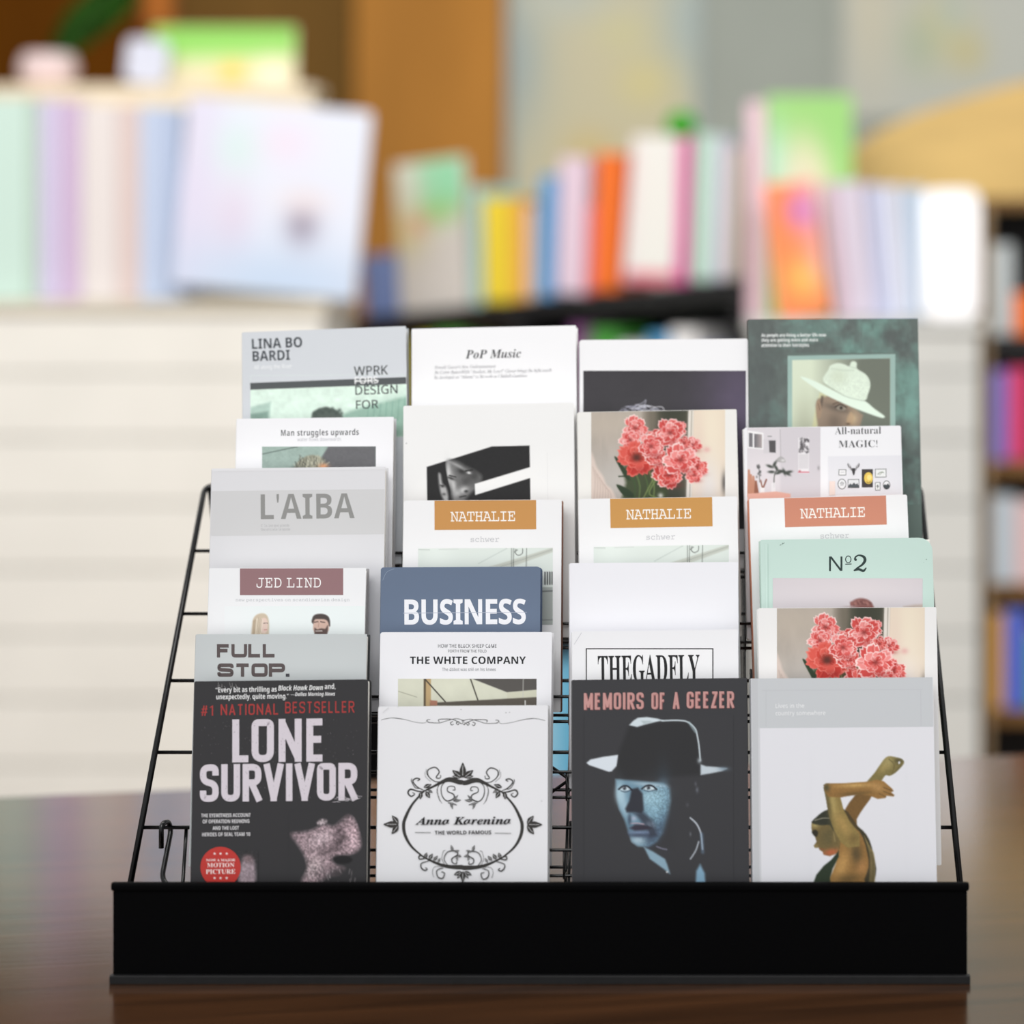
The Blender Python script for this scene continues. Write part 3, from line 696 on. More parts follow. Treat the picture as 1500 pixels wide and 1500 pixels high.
sp = bpy.data.lights.new('added_glare_spot', 'SPOT'); sp.energy = 60; sp.spot_size = R(5.2); sp.spot_blend = 0.9; sp.shadow_soft_size = 0.03  # unseen spot, added to bleach the white cover into a glare
so = bpy.data.objects.new('added_glare_spot', sp); COL.objects.link(so); so.location = (0.9, 0.9, 3.2)
so.rotation_euler = (Vector(((a.x+b.x)/2, 3.69, ZU+0.14))-so.location).to_track_quat('-Z', 'Y').to_euler()
def art_g(cv):
    W, H = cv.w*1000, cv.h*1000
    r = Raster(0, 0, W, H, 8, (150, 204, 118)); r.blob(0.42*W, 0.62*H, 0.42*W, 0.45*H, (224, 216, 188), 1.0, pw=6); r.blob(0.08*W, 0.3*H, 30, 90, (184, 226, 206), 0.9); cv.raster(r)
a, b = at(1122, 142, 6.24), at(1246, 142, 6.24); H_ = a.z-ZU
m = Matrix.Translation(((a.x+b.x)/2, 3.845, ZU)) @ Matrix.Translation((0, 0, 0.0012)) @ Matrix.Rotation(R(-2), 4, 'X')
plain_book('tall green book with an arched top behind the orange cover', b.x-a.x, H_, 0.02, m, (150, 204, 118), art=art_g, radius=(b.x-a.x)*0.40)
a, b = at(1094, 152, 6.24), at(1119, 152, 6.24)
m = Matrix.Translation(((a.x+b.x)/2, 3.845, ZU+0.0006))
plain_book('narrow tall pink book left of the arched green one', b.x-a.x, a.z-ZU, 0.02, m, (228, 198, 208), group=G2)

# ---- light wooden partition with a curved top
d = 6.45; pts = spline([(1228, 250), (1262, 208), (1330, 172), (1420, 142), (1540, 112), (1760, 90)], False, 6)
O = at(1500, 750, d)
pw = [at(u, v, d)-Vector((O.x, O.y, 0)) for u, v in pts]; pw = [Vector((p.x, 0, p.z)) for p in pw]
ring = [Vector((pw[0].x, 0, 0))]+pw+[Vector((pw[-1].x, 0, 0))]
bm = bmesh.new(); f = [bm.verts.new(p) for p in ring]; k = [bm.verts.new(p+Vector((0, 0.05, 0))) for p in ring]; n = len(f)
bm.faces.new(f[::-1]); bm.faces.new(k)
for i in range(n): bm.faces.new((f[i], f[(i+1) % n], k[(i+1) % n], k[i]))
o = bm_obj('partition_screen', bm, mat('honey_wood', (226, 190, 118), 0.5, 0.3, noise=0.10, scale=3, stretch=(1, 1, 5)), None); o.location = (O.x, O.y, 0)
tag(o, 'honey coloured wooden screen with a curved top behind the right bookcase', 'screen')

# ---- tall bookcase at the right edge
d = 6.1; X0 = at(1443, 0, d).x; X1 = X0+0.52; Y0 = d+CAM.y
b2 = thing('bookcase', 'tall brown bookcase cut off by the right edge of the photo', 'bookcase', Matrix.Translation(((X0+X1)/2, Y0, 0)))
BRN = mat('brown_shelf', (128, 92, 48), 0.5, 0.3, noise=0.15, scale=5, stretch=(1, 1, 6)); hw = (X1-X0)/2
TAN = mat('tan_side', (176, 148, 112), 0.5, 0.3, noise=0.1, scale=5)
lv = {v: at(0, v, d).z for v in (290, 492, 676, 856, 1040, 1240)}
for x in (-hw, hw-0.012): box('side_panel', (x, 0, 0), (x+0.012, 0.28, lv[290]-0.02), TAN, b2)
box('back_panel', (-hw+0.0125, 0.27, 0.02), (hw-0.0125, 0.279, lv[290]-0.021), DARK, b2)
box('top_board', (-hw, -0.005, lv[290]-0.0195), (hw, 0.285, lv[290]), BRN, b2)
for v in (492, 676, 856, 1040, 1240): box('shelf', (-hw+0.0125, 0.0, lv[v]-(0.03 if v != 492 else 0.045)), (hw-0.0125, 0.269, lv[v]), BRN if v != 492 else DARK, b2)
xs = X0+0.014
def row(v, items, h0):
    x = xs
    for lab, t_, c, hh in items:
        spine_book(lab, x, x+t_*1.05, Y0+0.012, lv[v], h0*hh*0.884, 0.2, c, group='books in the brown bookcase'); x += t_*1.05+0.001
row(492, [('grey blue spine on the topmost shelf of the brown bookcase', 0.045, (196, 204, 206), 0.9), ('orange spine on the topmost shelf of the brown bookcase', 0.055, (238, 116, 36), 0.42)], 0.25)
row(676, [('violet blue spine on the second shelf of the brown bookcase', 0.035, (132, 122, 206), 0.95), ('crimson spine on the second shelf of the brown bookcase', 0.045, (214, 66, 112), 0.97)], 0.235)
row(856, [('pale blue spine on the third shelf of the brown bookcase', 0.05, (196, 208, 218), 0.9), ('blush pink spine on the third shelf of the brown bookcase', 0.05, (222, 190, 190), 0.85)], 0.24)
row(1040, [('ochre spine on the fourth shelf of the brown bookcase', 0.026, (224, 168, 78), 0.95), ('cobalt blue spine on the fourth shelf of the brown bookcase', 0.05, (90, 110, 206), 0.97), ('emerald green spine on the fourth shelf of the brown bookcase', 0.05, (56, 160, 116), 0.7)], 0.25)
# ================================================================== the books on the rack
# name: tier, centre x, width, height (m), thickness, yaw, roll of the cover, metres per sheet unit, top left corner on the drawing sheet
def C_(wd, ht, u0, v0, k, roll, paper): return Cover(wd/1000, ht/1000, u0, v0, k/1000, roll, paper)
BOOKS = []
def rack_book(label, tier_, x, th, yaw, cv, back=None, spine=None, radius=(6e-4,)*4, gloss=False, side=-1, inset=0.0016, board=0.0009):
    BOOKS.append((label, tier_, x/1000, th/1000, yaw, cv, back, spine, radius, gloss, side, inset, board))
def place_books():
    set_type([t[0] for b in BOOKS for t in b[5].type])
    for label, tr_, x, th, yaw, cv, back, spine, radius, gloss, side, inset, board in BOOKS:
        cv.lay_type()
        y, z = tier(tr_)
        m = Matrix.Translation((x, y, TABLE+z)) @ Matrix.Rotation(R(-9.5), 4, 'X') @ Matrix.Rotation(R(yaw), 4, 'Z') @ Matrix.Rotation(R(-math.degrees(cv.roll)), 4, 'Y')
        # a tilted book stands on one corner: lift it by what the tilt would sink
        m = Matrix.Translation((0, 0, 0.0052+abs(math.sin(cv.roll))*cv.w/2)) @ m
        root = thing('book', label, 'book', m, 'books on the display rack')
        build_book(root, cv, th, back=back, spine=spine, radius=radius, board=board, inset=inset, mat_=GLOSS_PRINT if gloss else MATTE_PRINT, spine_side=side)
WHT = (240, 240, 242)

# ---------------------------------------------------------------- column 1
c = C_(149.1, 213.7, 354, 486, 0.6186, 1.92, (211, 215, 220))
r = Raster(366, 549, 600, 640, 1.2, (221, 241, 228))
r.blob(590, 600, 60, 18, (166, 200, 184), .9, -12); r.fill([(366, 596), (396, 588), (394, 640), (366, 640)], (176, 202, 190), 2); r.fill([(366, 606), (392, 602), (392, 640), (366, 640)], (132, 160, 148), 2)
r.fill([(520, 600), (600, 580), (600, 640), (505, 640), (500, 608)], (150, 184, 168), 3, .9); r.grain(.07, 9, 3)
for q in range(7): r.line([(540+q*9, 596-q*2), (538+q*9, 615)], 2, (128, 166, 150), .6)
r.fill([(456, 612), (459, 603), (468, 598), (478, 596), (488, 599), (497, 604), (503, 614), (500, 640), (456, 640)], (88, 98, 92), 1.5, 1, 4)
for q in range(16): r.blob(460+q*2.7, 600+3*math.sin(q*1.7)+abs(q-8)*.6, 2.4, 2.6, (70, 82, 76), .8)
r.fill([(366, 549), (600, 549), (600, 552), (366, 570)], (211, 215, 220), .5)
c.raster(r)
c.panel(365.7, 560.3, 599.5, 570.4, (84, 88, 90))
c.text('LINA BO', 368.5, 510.5, 74, 14, (62, 68, 74), 'sansb'); c.text('BARDI', 369.5, 528.5, 55, 14, (62, 68, 74), 'sansb')
c.text('All along the River', 371.5, 540.5, 56, 5.6, (248, 250, 251), 'sans')
c.text('WPRK', 519, 550.2, 50, 12.5, (58, 64, 64), 'sans', .008); c.text('FORS', 520, 562.3, 34.5, 9, (245, 246, 246), 'sans', .008)
c.stroke([(519.5, 558.6), (555, 557.6)], 1.3, (245, 246, 246)); c.text('DESIGN', 521, 578.3, 62, 12, (58, 64, 64), 'sans', .008); c.text('FOR', 522, 599, 33, 11.5, (58, 64, 64), 'sans', .008)
rack_book('pale grey book with a dark stripe over a mint photo, leftmost of the top tier', 6, -205.1, 17, -2.2, c, back=(176, 180, 184))

c = C_(140.5, 195.2, 346, 613, 0.6082, 0.50, (243, 243, 246))
c.text('Man struggles upwards', 411.4, 638.3, 114.5, 8.3, (66, 68, 72), 'sansb', -.008, space=1.1); c.text('water flows downwards', 435.2, 646.2, 64.6, 4.8, (186, 186, 192), 'sans')
r = Raster(383.4, 654, 551, 700, 1.1, (158, 178, 170)); r.grain(.06, 8, 5)
r.fill([(481, 654), (551, 654), (551, 700), (462, 700), (472, 668)], (104, 104, 107), 1.5); r.grain(.05, 3, 8)
r.line([(383, 665), (436, 654)], 1.0, (70, 82, 78))
r.fill([(428, 690), (436, 676), (448, 668), (458, 666), (470, 669), (477, 680), (480, 700), (428, 700)], (146, 146, 128), 1.5)
rg2 = random.Random(3)
for q in range(70):
    a = rg2.uniform(-2.7, -.4); x = 455+rg2.uniform(-20, 20); y = 686+rg2.uniform(-4, 6)
    r.line([(x, y), (x+10*math.cos(a), y+16*math.sin(a))], .9, rg2.choice([(190, 188, 165), (112, 112, 98), (210, 208, 188), (90, 92, 84)]), .8)
r.blob(432, 688, 7, 5, (70, 78, 74), .8); r.blob(474, 683, 7, 4, (224, 160, 118), 1)
c.raster(r)
rack_book('white book with small bold title over a grey photo of tousled hair, left column', 5, -212.3, 17, -2.2, c, back=(196, 196, 200))

c = C_(153.4, 211.7, 309, 686, 0.5992, 0.45, (223, 223, 226))
c.band(718.5, 783, (210, 210, 211)); c.text("L'AIBA", 381.5, 760.6, 138.6, 35, (146, 146, 144), 'sansb', -.004)
c.text('C\u00b4 la les que grande', 381.7, 771.5, 42, 4, (176, 176, 178), 'mono'); c.text('Une artiste le monde', 381.7, 777.3, 43, 4, (176, 176, 178), 'mono')
c.band(686, 690, (229, 229, 232))
rack_book('light grey book with large mid grey capitals on a darker band, left column', 4, -221.6, 18, -2.6, c, back=(205, 205, 208))

c = C_(135.9, 186.6, 306, 832, 0.5885, 0.00, (241, 242, 244))
c.rect(351, 832, 503.3, 871.8, (150, 116, 119)); c.text('JED LIND', 375.5, 860.6, 95, 16.6, (245, 242, 242), 'mono', -.002)
c.text('new perspectives on scandinavian design', 344.7, 880.6, 168, 4.6, (196, 198, 202), 'mono')
r = Raster(328, 888, 537, 945, 1.1, (236, 243, 243)); r.blob(330, 915, 40, 60, (242, 244, 246), .8)
r.fill([(369, 945), (369, 915), (372, 904), (379, 899), (388, 899), (393, 906), (394, 922), (390, 945)], (206, 190, 168), 1.2, 1, 4)
r.fill([(382, 908), (388, 905), (392, 911), (391.5, 923), (387, 928), (382, 924)], (228, 204, 192), 1, 1, 4)
for q in range(14): r.line([(371+q*1.1, 905+abs(q-7)*.6), (370+q*.9, 930)], .8, rg2.choice([(232, 222, 204), (168, 148, 124)]), .7)
r.line([(386, 913), (388.5, 912.6)], 1, (110, 90, 84)); r.line([(390.4, 912.6), (391.6, 912.8)], 1, (110, 90, 84)); r.line([(387, 922.5), (390.5, 922.2)], 1, (190, 120, 118))
r.fill([(459, 914), (458, 905), (463, 900), (474, 899.5), (482, 904), (484, 914), (481, 918)], (78, 68, 66), 1, 1, 4)
r.fill([(460.5, 909), (468, 907), (478, 908), (482, 915), (480, 926), (460.5, 926)], (212, 180, 166), 1, 1, 3)
r.fill([(461, 920), (465, 922), (471, 920.5), (477, 921), (480.5, 916), (479.5, 930), (470, 938), (462, 934)], (98, 80, 76), 1, 1, 3); r.line([(463, 924.5), (472, 924.2)], 1.4, (226, 214, 208), .9)
r.line([(461, 911.5), (466, 910.6)], 1.3, (80, 64, 60)); r.line([(470, 910.8), (476, 911.8)], 1.3, (80, 64, 60)); r.line([(467.5, 912), (466.6, 918)], 1, (176, 138, 124), .8)
c.raster(r)
rack_book('white book with a dusty mauve title band and two small portrait heads', 3, -225.8, 17.5, -2.2, c, back=(150, 148, 150))

c = C_(145.9, 192.7, 284, 929, 0.5790, 0.00, (199, 204, 205))
stroke_text(c, 'FULL', 314.8, 963.2, 87.5, 19.8, (92, 82, 82), 5.3, rad=.16, adv=1.05, gap=.09)
stroke_text(c, 'STOP', 315.5, 991.4, 100, 19.6, (92, 82, 82), 5.3, rad=.16, adv=1.05, gap=.09); c.rect(416.5, 986.8, 422, 991.4, (70, 70, 76))
rack_book('blue grey book with square two-line capitals, directly behind the black survivor cover', 2, -225.1, 18, -2.2, c, back=(60, 62, 64))

c = C_(146.0, 216.3, 284, 998, 0.5702, 0.66, (52, 51, 53))
c.text('\u201cEvery bit as thrilling as', 315.3, 1014.2, 90, 7, (236, 236, 236), 'sansb'); c.text('Black Hawk Down', 407.4, 1011.5, 66, 7, (236, 236, 236), 'sansbi'); c.text('and,', 476, 1009.2, 15.8, 7, (236, 236, 236), 'sansb')
c.text('unexpectedly, quite moving.\u201d', 316, 1024.4, 107, 7, (236, 236, 236), 'sansb'); c.text('\u2014Dallas Morning News', 426.3, 1019.6, 65, 5, (236, 236, 236), 'sansbi')
RED = (172, 60, 58)
stroke_text(c, '#1', 292.7, 1048.6, 18.6, 15, RED, 1.5, gap=.12); stroke_text(c, 'NATIONAL', 322.6, 1047.6, 85.6, 16, RED, 2.2, gap=.2); stroke_text(c, 'BESTSELLER', 417.7, 1045, 102, 17, RED, 2.2, gap=.2)
GR = (219, 211, 219)
stroke_text(c, 'LONE', 339.8, 1116.8, 138, 63, GR, 10.2, rad=.52, adv=.36, gap=.11); stroke_text(c, 'SURVIVOR', 292, 1174.8, 232, 55, GR, 9.6, rad=.52, adv=.34, gap=.07)
yl = c.up()-0.00003                                                     # worn specks in the big letters
for q in range(420):
    u = rg2.uniform(293, 523); v = rg2.uniform(1052, 1172)-(u-293)*.012; e = rg2.uniform(.25, .6)
    c.rect(u, v, u+e, v+e*rg2.uniform(1, 3.2), (120, 114, 118) if q % 3 else (52, 51, 53), yl)
for q in range(26):
    u = 488+q*1.5+rg2.uniform(-1, 1); v = 1169-(u-488)*.14+rg2.uniform(-3.5, 3.5)+3; c.stroke([(u, v), (u+rg2.uniform(2, 7), v+rg2.uniform(-1.5, 1))], rg2.uniform(.4, 1.1), (206, 200, 205), 0, yl-0.00002)
for q in range(12): u = 316+rg2.uniform(0, 34); c.stroke([(u, 1002+rg2.uniform(-3, 6)), (u+rg2.uniform(-1, 2), 1004+rg2.uniform(0, 5))], .5, (150, 148, 148), 0, yl)
for body, u, v, w_ in (('THE EYEWITNESS ACCOUNT', 294, 1197.3, 73), ('OF OPERATION REDWING', 296, 1206.2, 69), ('AND THE LOST', 310.8, 1215.8, 39), ('HEROES OF SEAL TEAM 10', 295.4, 1225.2, 71)):
    c.text(body, u, v, w_, 5, (226, 224, 226), 'sansb')
r = Raster(424, 1188, 540, 1297, .9, (52, 51, 53)); r.only = (52, 51, 53)
def Z(X, Y): return (270+X/4.4133, 970+Y/4.4133)
PK = (176, 156, 162)
r.fill([Z(690, 1110), Z(760, 1098), Z(830, 1085), Z(900, 1050), Z(970, 1060), Z(1020, 1020), Z(1060, 990), Z(1095, 1010), Z(1120, 1070), Z(1140, 1140), Z(1142, 1190), Z(1110, 1225), Z(1040, 1245), Z(985, 1250), Z(960, 1275), Z(985, 1310), Z(1040, 1330), Z(1000, 1370), Z(930, 1385), Z(860, 1425), Z(760, 1425), Z(800, 1330), Z(775, 1240), Z(730, 1170)], (150, 130, 136), 3.5, 1, 3)
r.blob(*Z(880, 1140), 22, 12, (196, 176, 182), .8, -20); r.blob(*Z(1090, 1120), 9, 22, (206, 178, 186), .85, 10); r.blob(*Z(1000, 1160), 8, 18, (84, 72, 76), .75, 30); r.blob(*Z(840, 1320), 14, 18, (186, 170, 172), .7, 20)
r.blob(*Z(1000, 1090), 5, 9, (90, 76, 82), .7, 20)
r.fill([Z(965, 1265), Z(1010, 1250), Z(1060, 1252), Z(1090, 1275), Z(1060, 1300), Z(990, 1298)], (28, 27, 29), 1.5, 1, 3)
r.blob(*Z(1000, 1360), 20, 7, (58, 54, 56), .85, -12); r.blob(*Z(1080, 1370), 8, 9, (60, 56, 58), .8); r.blob(*Z(930, 1215), 16, 4, (100, 86, 90), .6, -30)
r.fill([Z(860, 1035), Z(890, 1012), Z(925, 1020), Z(915, 1045), Z(870, 1050)], (182, 168, 172), 1.6, .9, 3); r.blob(*Z(866, 1003), 1.2, 1.2, (230, 224, 226), 1); r.blob(*Z(980, 1030), 12, 3, (84, 78, 82), .7, -15)
msk = np.clip((r.C[..., 0]-60)/60, 0, 1); r.grain(.55, 2.4, 11, msk, 1, 1); r.grain(.3, 1.5, 4, msk)
for q in range(60):
    X = rg2.uniform(780, 1120); Y = rg2.uniform(1310, 1420); r.line([Z(X, Y), Z(X+rg2.uniform(-10, 14), Y+rg2.uniform(16, 34))], .7, (50, 48, 50) if q % 3 else (200, 190, 192), .7)
c.raster(r)
r = Raster(348, 1246, 378, 1297, 1, (52, 51, 53)); r.fill([Z(372, 1290), Z(400, 1250), Z(440, 1270), Z(458, 1320), Z(450, 1440), Z(350, 1440)], (170, 152, 160), 3, .9, 3); r.blob(*Z(410, 1270), 8, 6, (110, 90, 92), .7); r.grain(.3, 2, 6); c.raster(r)
def ring(cx, cy, rx, ry, n=48): return [(cx+rx*math.cos(6.2832*i/n), cy+ry*math.sin(6.2832*i/n)) for i in range(n)]
c.poly(ring(322.6, 1270.3, 29.8, 29.8), (196, 58, 52))
for X in (193, 232, 272):
    for Y in (1238, 1396):
        sx, sy = Z(X, Y); c.poly([(sx+(2.3 if i % 2 == 0 else 1)*math.sin(i*math.pi/5), sy-(2.3 if i % 2 == 0 else 1)*math.cos(i*math.pi/5)) for i in range(10)], (248, 232, 228))
for body, u, v, w_, h_ in (('NOW A MAJOR', 301.3, 1262, 43, 3.6), ('MOTION', 302.8, 1270.4, 40.2, 6), ('PICTURE', 301, 1280.2, 43.4, 6.4)): c.text(body, u, v, w_, h_, (250, 236, 232), 'serifb')
rack_book('black book with big distressed white title and a round red seal, front row left', 1, -217.0, 18.5, -2.2, c, back=(40, 40, 42), spine=(45, 45, 47), gloss=True, radius=(.003, .001, .001, .001))

# ---------------------------------------------------------------- column 2
c = C_(149.1, 216.8, 604, 481, 0.6188, 0.96, (243, 243, 245))
c.text('PoP Music', 682.7, 525, 81.7, 12.3, (46, 46, 50), 'serifbi', 0)
for body, v, w_ in (('Donald Gueser\u2019s New Undersstatement', 540, 90), ('By Carrie BattenWith \u201cAwaken, My Love!\u201d Glover brings the light touch', 547.5, 172), ('he developed on \u201cAtlanta\u201d to his work as Childish Gambino.', 554.8, 137)): c.text(body, 637.2, v, w_, 4.5, (112, 112, 118), 'serifi')
rack_book('tall white book with an italic serif title, second in the top tier', 6, -54.6, 18.5, -2, c, back=(236, 236, 238))

c = C_(152.2, 206.8, 591, 594, 0.6087, 0.92, (241, 241, 240))
def Z2(X, Y): return (580+X/4.2857, 460+Y/4.2857)
BK = (34, 34, 35)
r = Raster(624, 651, 778.5, 740, .9, (241, 241, 240)); r.only = BK
r.fill([Z2(192, 958), Z2(602, 831), Z2(840, 826), Z2(846, 1200), Z2(195, 1200)], BK, .5)
r.fill([Z2(318, 926), Z2(345, 912), Z2(390, 925), Z2(440, 955), Z2(500, 985), Z2(540, 1020), Z2(520, 1080), Z2(470, 1125), Z2(430, 1170), Z2(380, 1200), Z2(352, 1150), Z2(350, 1100), Z2(330, 1020)], (112, 112, 112), 3, 1, 3)
r.blob(*Z2(330, 1000), 4, 20, (220, 220, 220), .9, -6); r.blob(*Z2(360, 1070), 4, 16, (200, 200, 200), .9, -8); r.blob(*Z2(415, 985), 7, 5, (40, 40, 40), .9, 20); r.blob(*Z2(490, 1010), 10, 12, (60, 60, 60), .8)
r.blob(*Z2(440, 1050), 8, 8, (70, 70, 70), .8); r.blob(*Z2(425, 1105), 7, 5, (214, 214, 214), .9, -20); r.blob(*Z2(385, 1125), 5, 5, (190, 190, 190), .8); r.blob(*Z2(440, 1112), 3, 2, (30, 30, 30), .9)
r.blob(*Z2(400, 960), 14, 2, (180, 180, 180), .6, 28); r.blob(*Z2(380, 945), 10, 1.4, (170, 170, 170), .6, 24); r.blob(*Z2(345, 1030), 6, 2, (40, 40, 40), .9, 20); r.line([Z2(335, 1012), Z2(375, 1022)], 1.6, (30, 30, 30)); r.line([Z2(436, 985), Z2(480, 978)], 1.8, (26, 26, 26)); r.blob(*Z2(458, 996), 3, 1.6, (235, 235, 235), 1, 10); r.line([Z2(400, 1148), Z2(440, 1140)], 1.6, (40, 40, 40))
r.fill([Z2(265, 1005), Z2(280, 1005), Z2(290, 1060), Z2(315, 1090), Z2(328, 1150), Z2(318, 1190), Z2(290, 1150), Z2(275, 1100)], (186, 186, 186), 2, .95, 3); r.blob(*Z2(292, 1080), 3, 2, (50, 50, 50), .9); r.blob(*Z2(300, 1130), 3, 2, (70, 70, 70), .8); r.line([Z2(276, 1072), Z2(296, 1078)], 1, (40, 40, 40))
r.grain(.12, 2, 9, np.clip(1-r.C[..., 0]/235, 0, 1))
r.fill([Z2(495, 1066), Z2(848, 960), Z2(848, 1028), Z2(497, 1136)], (241, 241, 240), .5)
c.raster(r)
c.poly(ring(594.8, 649, .8, .8, 10), (120, 120, 120)); c.stroke([Z2(951, 870), Z2(955, 1170)], .4, (222, 222, 222))
rack_book('white book with a black and white photo of two shadowed faces', 5, -56.1, 18.5, -2, c, back=(236, 236, 236), radius=(.0022, .0008, .0006, .0006))

def nathalie(u0, v0, wd, ht, k, roll, col, du, dv):
    c = C_(wd, ht, u0, v0, k, roll, (242, 242, 243)); t = math.tan(R(roll))
    def A(u, v): return (u+du, v+dv-(u-591)*t)
    c.panel(*A(636, 732.4), *[a+b for a, b in zip(A(636, 732.4), (149.5, 44))], col)
    c.text('NATHALIE', *A(659.5, 764.2), 95, 16.8, (250, 246, 240), 'mono', -.002, space=.9); c.text('schwer', *A(689.3, 794.4), 42, 8.6, (196, 196, 200), 'mono')
    p0, p1 = A(612, 803.5), A(810, 803.5)
    r = Raster(p0[0], min(p0[1], p1[1]), p0[0]+198, p0[1]+112, 1.2, (221, 229, 223)); V = r.V+(r.U-p0[0])*t
    def Q(X, Y): return A(540+X/4.2857, 700+Y/4.2857)
    r.blob(*Q(420, 470), 26, 30, (230, 238, 232), .8); r.fill([Q(760, 560), Q(1000, 490), Q(1157, 442), Q(1157, 470), Q(900, 560)], (196, 200, 190), 1.2); r.line([Q(690, 540), Q(870, 445)], 1, (190, 200, 194)); r.line([Q(830, 560), Q(1157, 455)], 1, (168, 174, 166))
    for q in ([Q(898, 445), Q(898, 560)], [Q(912, 445), Q(910, 560)], [Q(992, 445), Q(990, 560)]): r.line(q, .9, (104, 108, 104))
    r.line([Q(925, 452), Q(922, 475), Q(940, 490), Q(965, 478), Q(968, 450)], 1, (90, 94, 90), 1, .6, 4); r.line([Q(915, 470), Q(935, 455)], .9, (100, 104, 100)); r.line([Q(312, 450), Q(380, 452)], 1.2, (176, 184, 178), .7); r.line([Q(440, 450), Q(560, 449)], 1, (196, 202, 198), .7)
    r.fill([Q(1040, 590), Q(1157, 590), Q(1157, 680), Q(1040, 680)], (206, 212, 208), 1)
    for q in range(4): r.line([Q(1108+q*15, 598), Q(1108+q*15, 672)], 1.8, (50, 52, 54))
    r.fill([Q(1040, 690), Q(1157, 690), Q(1157, 1000), Q(1040, 1000)], (170, 176, 172), 1); r.line([Q(1040, 718), Q(1157, 715)], 1.6, (96, 100, 100)); r.line([Q(1040, 900), Q(1157, 895)], 1, (120, 124, 122))
    r.mix(np.clip(0.5+(p0[1]-V)/1.0, 0, 1), (242, 242, 243))
    c.raster(r)
    return c
c = nathalie(591, 733, 138.7, 183.6, 0.5981, 0.25, (202, 147, 84), 0, 0)
rack_book('white book with an ochre title band, above the slate blue book', 4, -60.3, 17, -2.2, c, back=(132, 92, 76), spine=(240, 240, 240), radius=(.0016,)*4)

c = C_(137.7, 187.2, 558, 831, 0.5885, 0.24, (102, 117, 140))
c.text('BUSINESS', 592, 914.6, 178.5, 34.4, (240, 241, 246), 'sansb', .006, space=.93)
c.stroke([(590, 898), (772, 897.2)], .7, (176, 182, 200))
c.stroke([(560, 850), (566, 838), (577, 833)], .6, (150, 164, 184), 4)
rack_book('slate blue book with heavy white capitals', 3, -75.8, 18.5, -2, c, back=(70, 84, 108), spine=(120, 134, 156), radius=(.0032, .0016, .001, .001))

c = C_(145.9, 194.4, 557, 926, 0.5791, 0.00, (240, 240, 244))
for body, u, v, w_, h_, col, f in (('HOW THE BLACK SHEEP CAME', 641.5, 948.7, 86, 4.8, (70, 72, 76), 'sans'), ('FORTH FROM THE FOLD', 656.2, 955.7, 56.5, 3.8, (90, 92, 96), 'sans'), ('THE WHITE COMPANY', 600.2, 972.5, 170.3, 10.2, (32, 34, 38), 'sansb'), ('The Abbot was still on his knees', 647.3, 982.8, 79, 4.2, (130, 132, 136), 'sans')):
    c.text(body, u, v, w_, h_, col, f, .006 if f == 'sans' else 0)
def Z6(X, Y): return (540+X/4.2857, 700+Y/4.2857)
r = Raster(582.5, 994.4, 786.2, 1046, 1.0, (213, 214, 196)); r.grain(.03, 20, 2)
r.line([Z6(185, 1340), Z6(300, 1376)], .8, (150, 150, 132)); r.fill([Z6(345, 1255), Z6(390, 1255), Z6(390, 1480), Z6(345, 1480)], (186, 160, 118), .7); r.fill([Z6(345, 1255), Z6(358, 1255), Z6(356, 1480), Z6(345, 1480)], (84, 74, 60), .6)
r.fill([Z6(635, 1255), Z6(1060, 1255), Z6(1060, 1330), Z6(870, 1346)], (86, 83, 80), .8); r.fill([Z6(870, 1348), Z6(1060, 1332), Z6(1060, 1376), Z6(870, 1396)], (206, 206, 186), .8)
r.line([Z6(345, 1255), Z6(480, 1405)], 1.8, (64, 60, 54)); r.line([Z6(638, 1258), Z6(686, 1396)], 1.8, (64, 60, 54)); r.line([Z6(972, 1258), Z6(970, 1376)], .9, (196, 196, 190))
r.fill([Z6(385, 1412), Z6(1060, 1376), Z6(1060, 1430), Z6(385, 1430)], (92, 86, 78), .8); r.fill([Z6(385, 1395), Z6(430, 1400), Z6(430, 1430), Z6(385, 1430)], (170, 120, 100), .8); r.line([Z6(984, 1400), Z6(984, 1440)], 1.6, (230, 230, 228))
c.raster(r)
rack_book('white book with small bold extended title over a photo of rafters', 2, -68.3, 18, -2, c, back=(210, 210, 214), radius=(.0016,)*4)

c = C_(141.8, 195.5, 554, 1035, 0.5694, 0.45, (237, 237, 240))
def ZA(X, Y): return (540+X/4.84, 1000+Y/4.84)
INK = (58, 56, 54); M0 = 668
def both(pts, wd, curve=5, col=INK):
    y = c.up()
    for sgn in (1, -1): c.stroke([ZA(M0+sgn*(X-M0), Y+(4 if sgn < 0 else 0)) for X, Y in pts], wd, col, curve, y-(2e-6 if sgn < 0 else 0))
def leaf2(X, Y, L, ang, wdt=.36, col=INK, mirror=True):
    y = c.up(); yv = c.up()
    for sgn in ((1, -1) if mirror else (1,)):
        a = R(ang); o = []
        for t, s_ in ((0, 0), (.25, .8), (.5, 1), (.75, .6), (1, 0), (.75, -.6), (.5, -1), (.25, -.8)):
            o.append((X+L*(t*math.cos(a)-s_*wdt/2*math.sin(a)), Y+L*(t*math.sin(a)+s_*wdt/2*math.cos(a))))
        c.poly([ZA(M0+sgn*(x-M0), z) for x, z in o], col, 3, y)
        e = [(X+L*t*math.cos(a), Y+L*t*math.sin(a)) for t in (.15, .8)]; c.stroke([ZA(M0+sgn*(x-M0), z) for x, z in e], .5, (226, 226, 228), 0, yv)
both([(255+0, 262)]+[(160, 250), (90, 262)], .5); both([(410, 262), (400, 285), (330, 280), (240, 258), (165, 249), (85, 264)], .6)
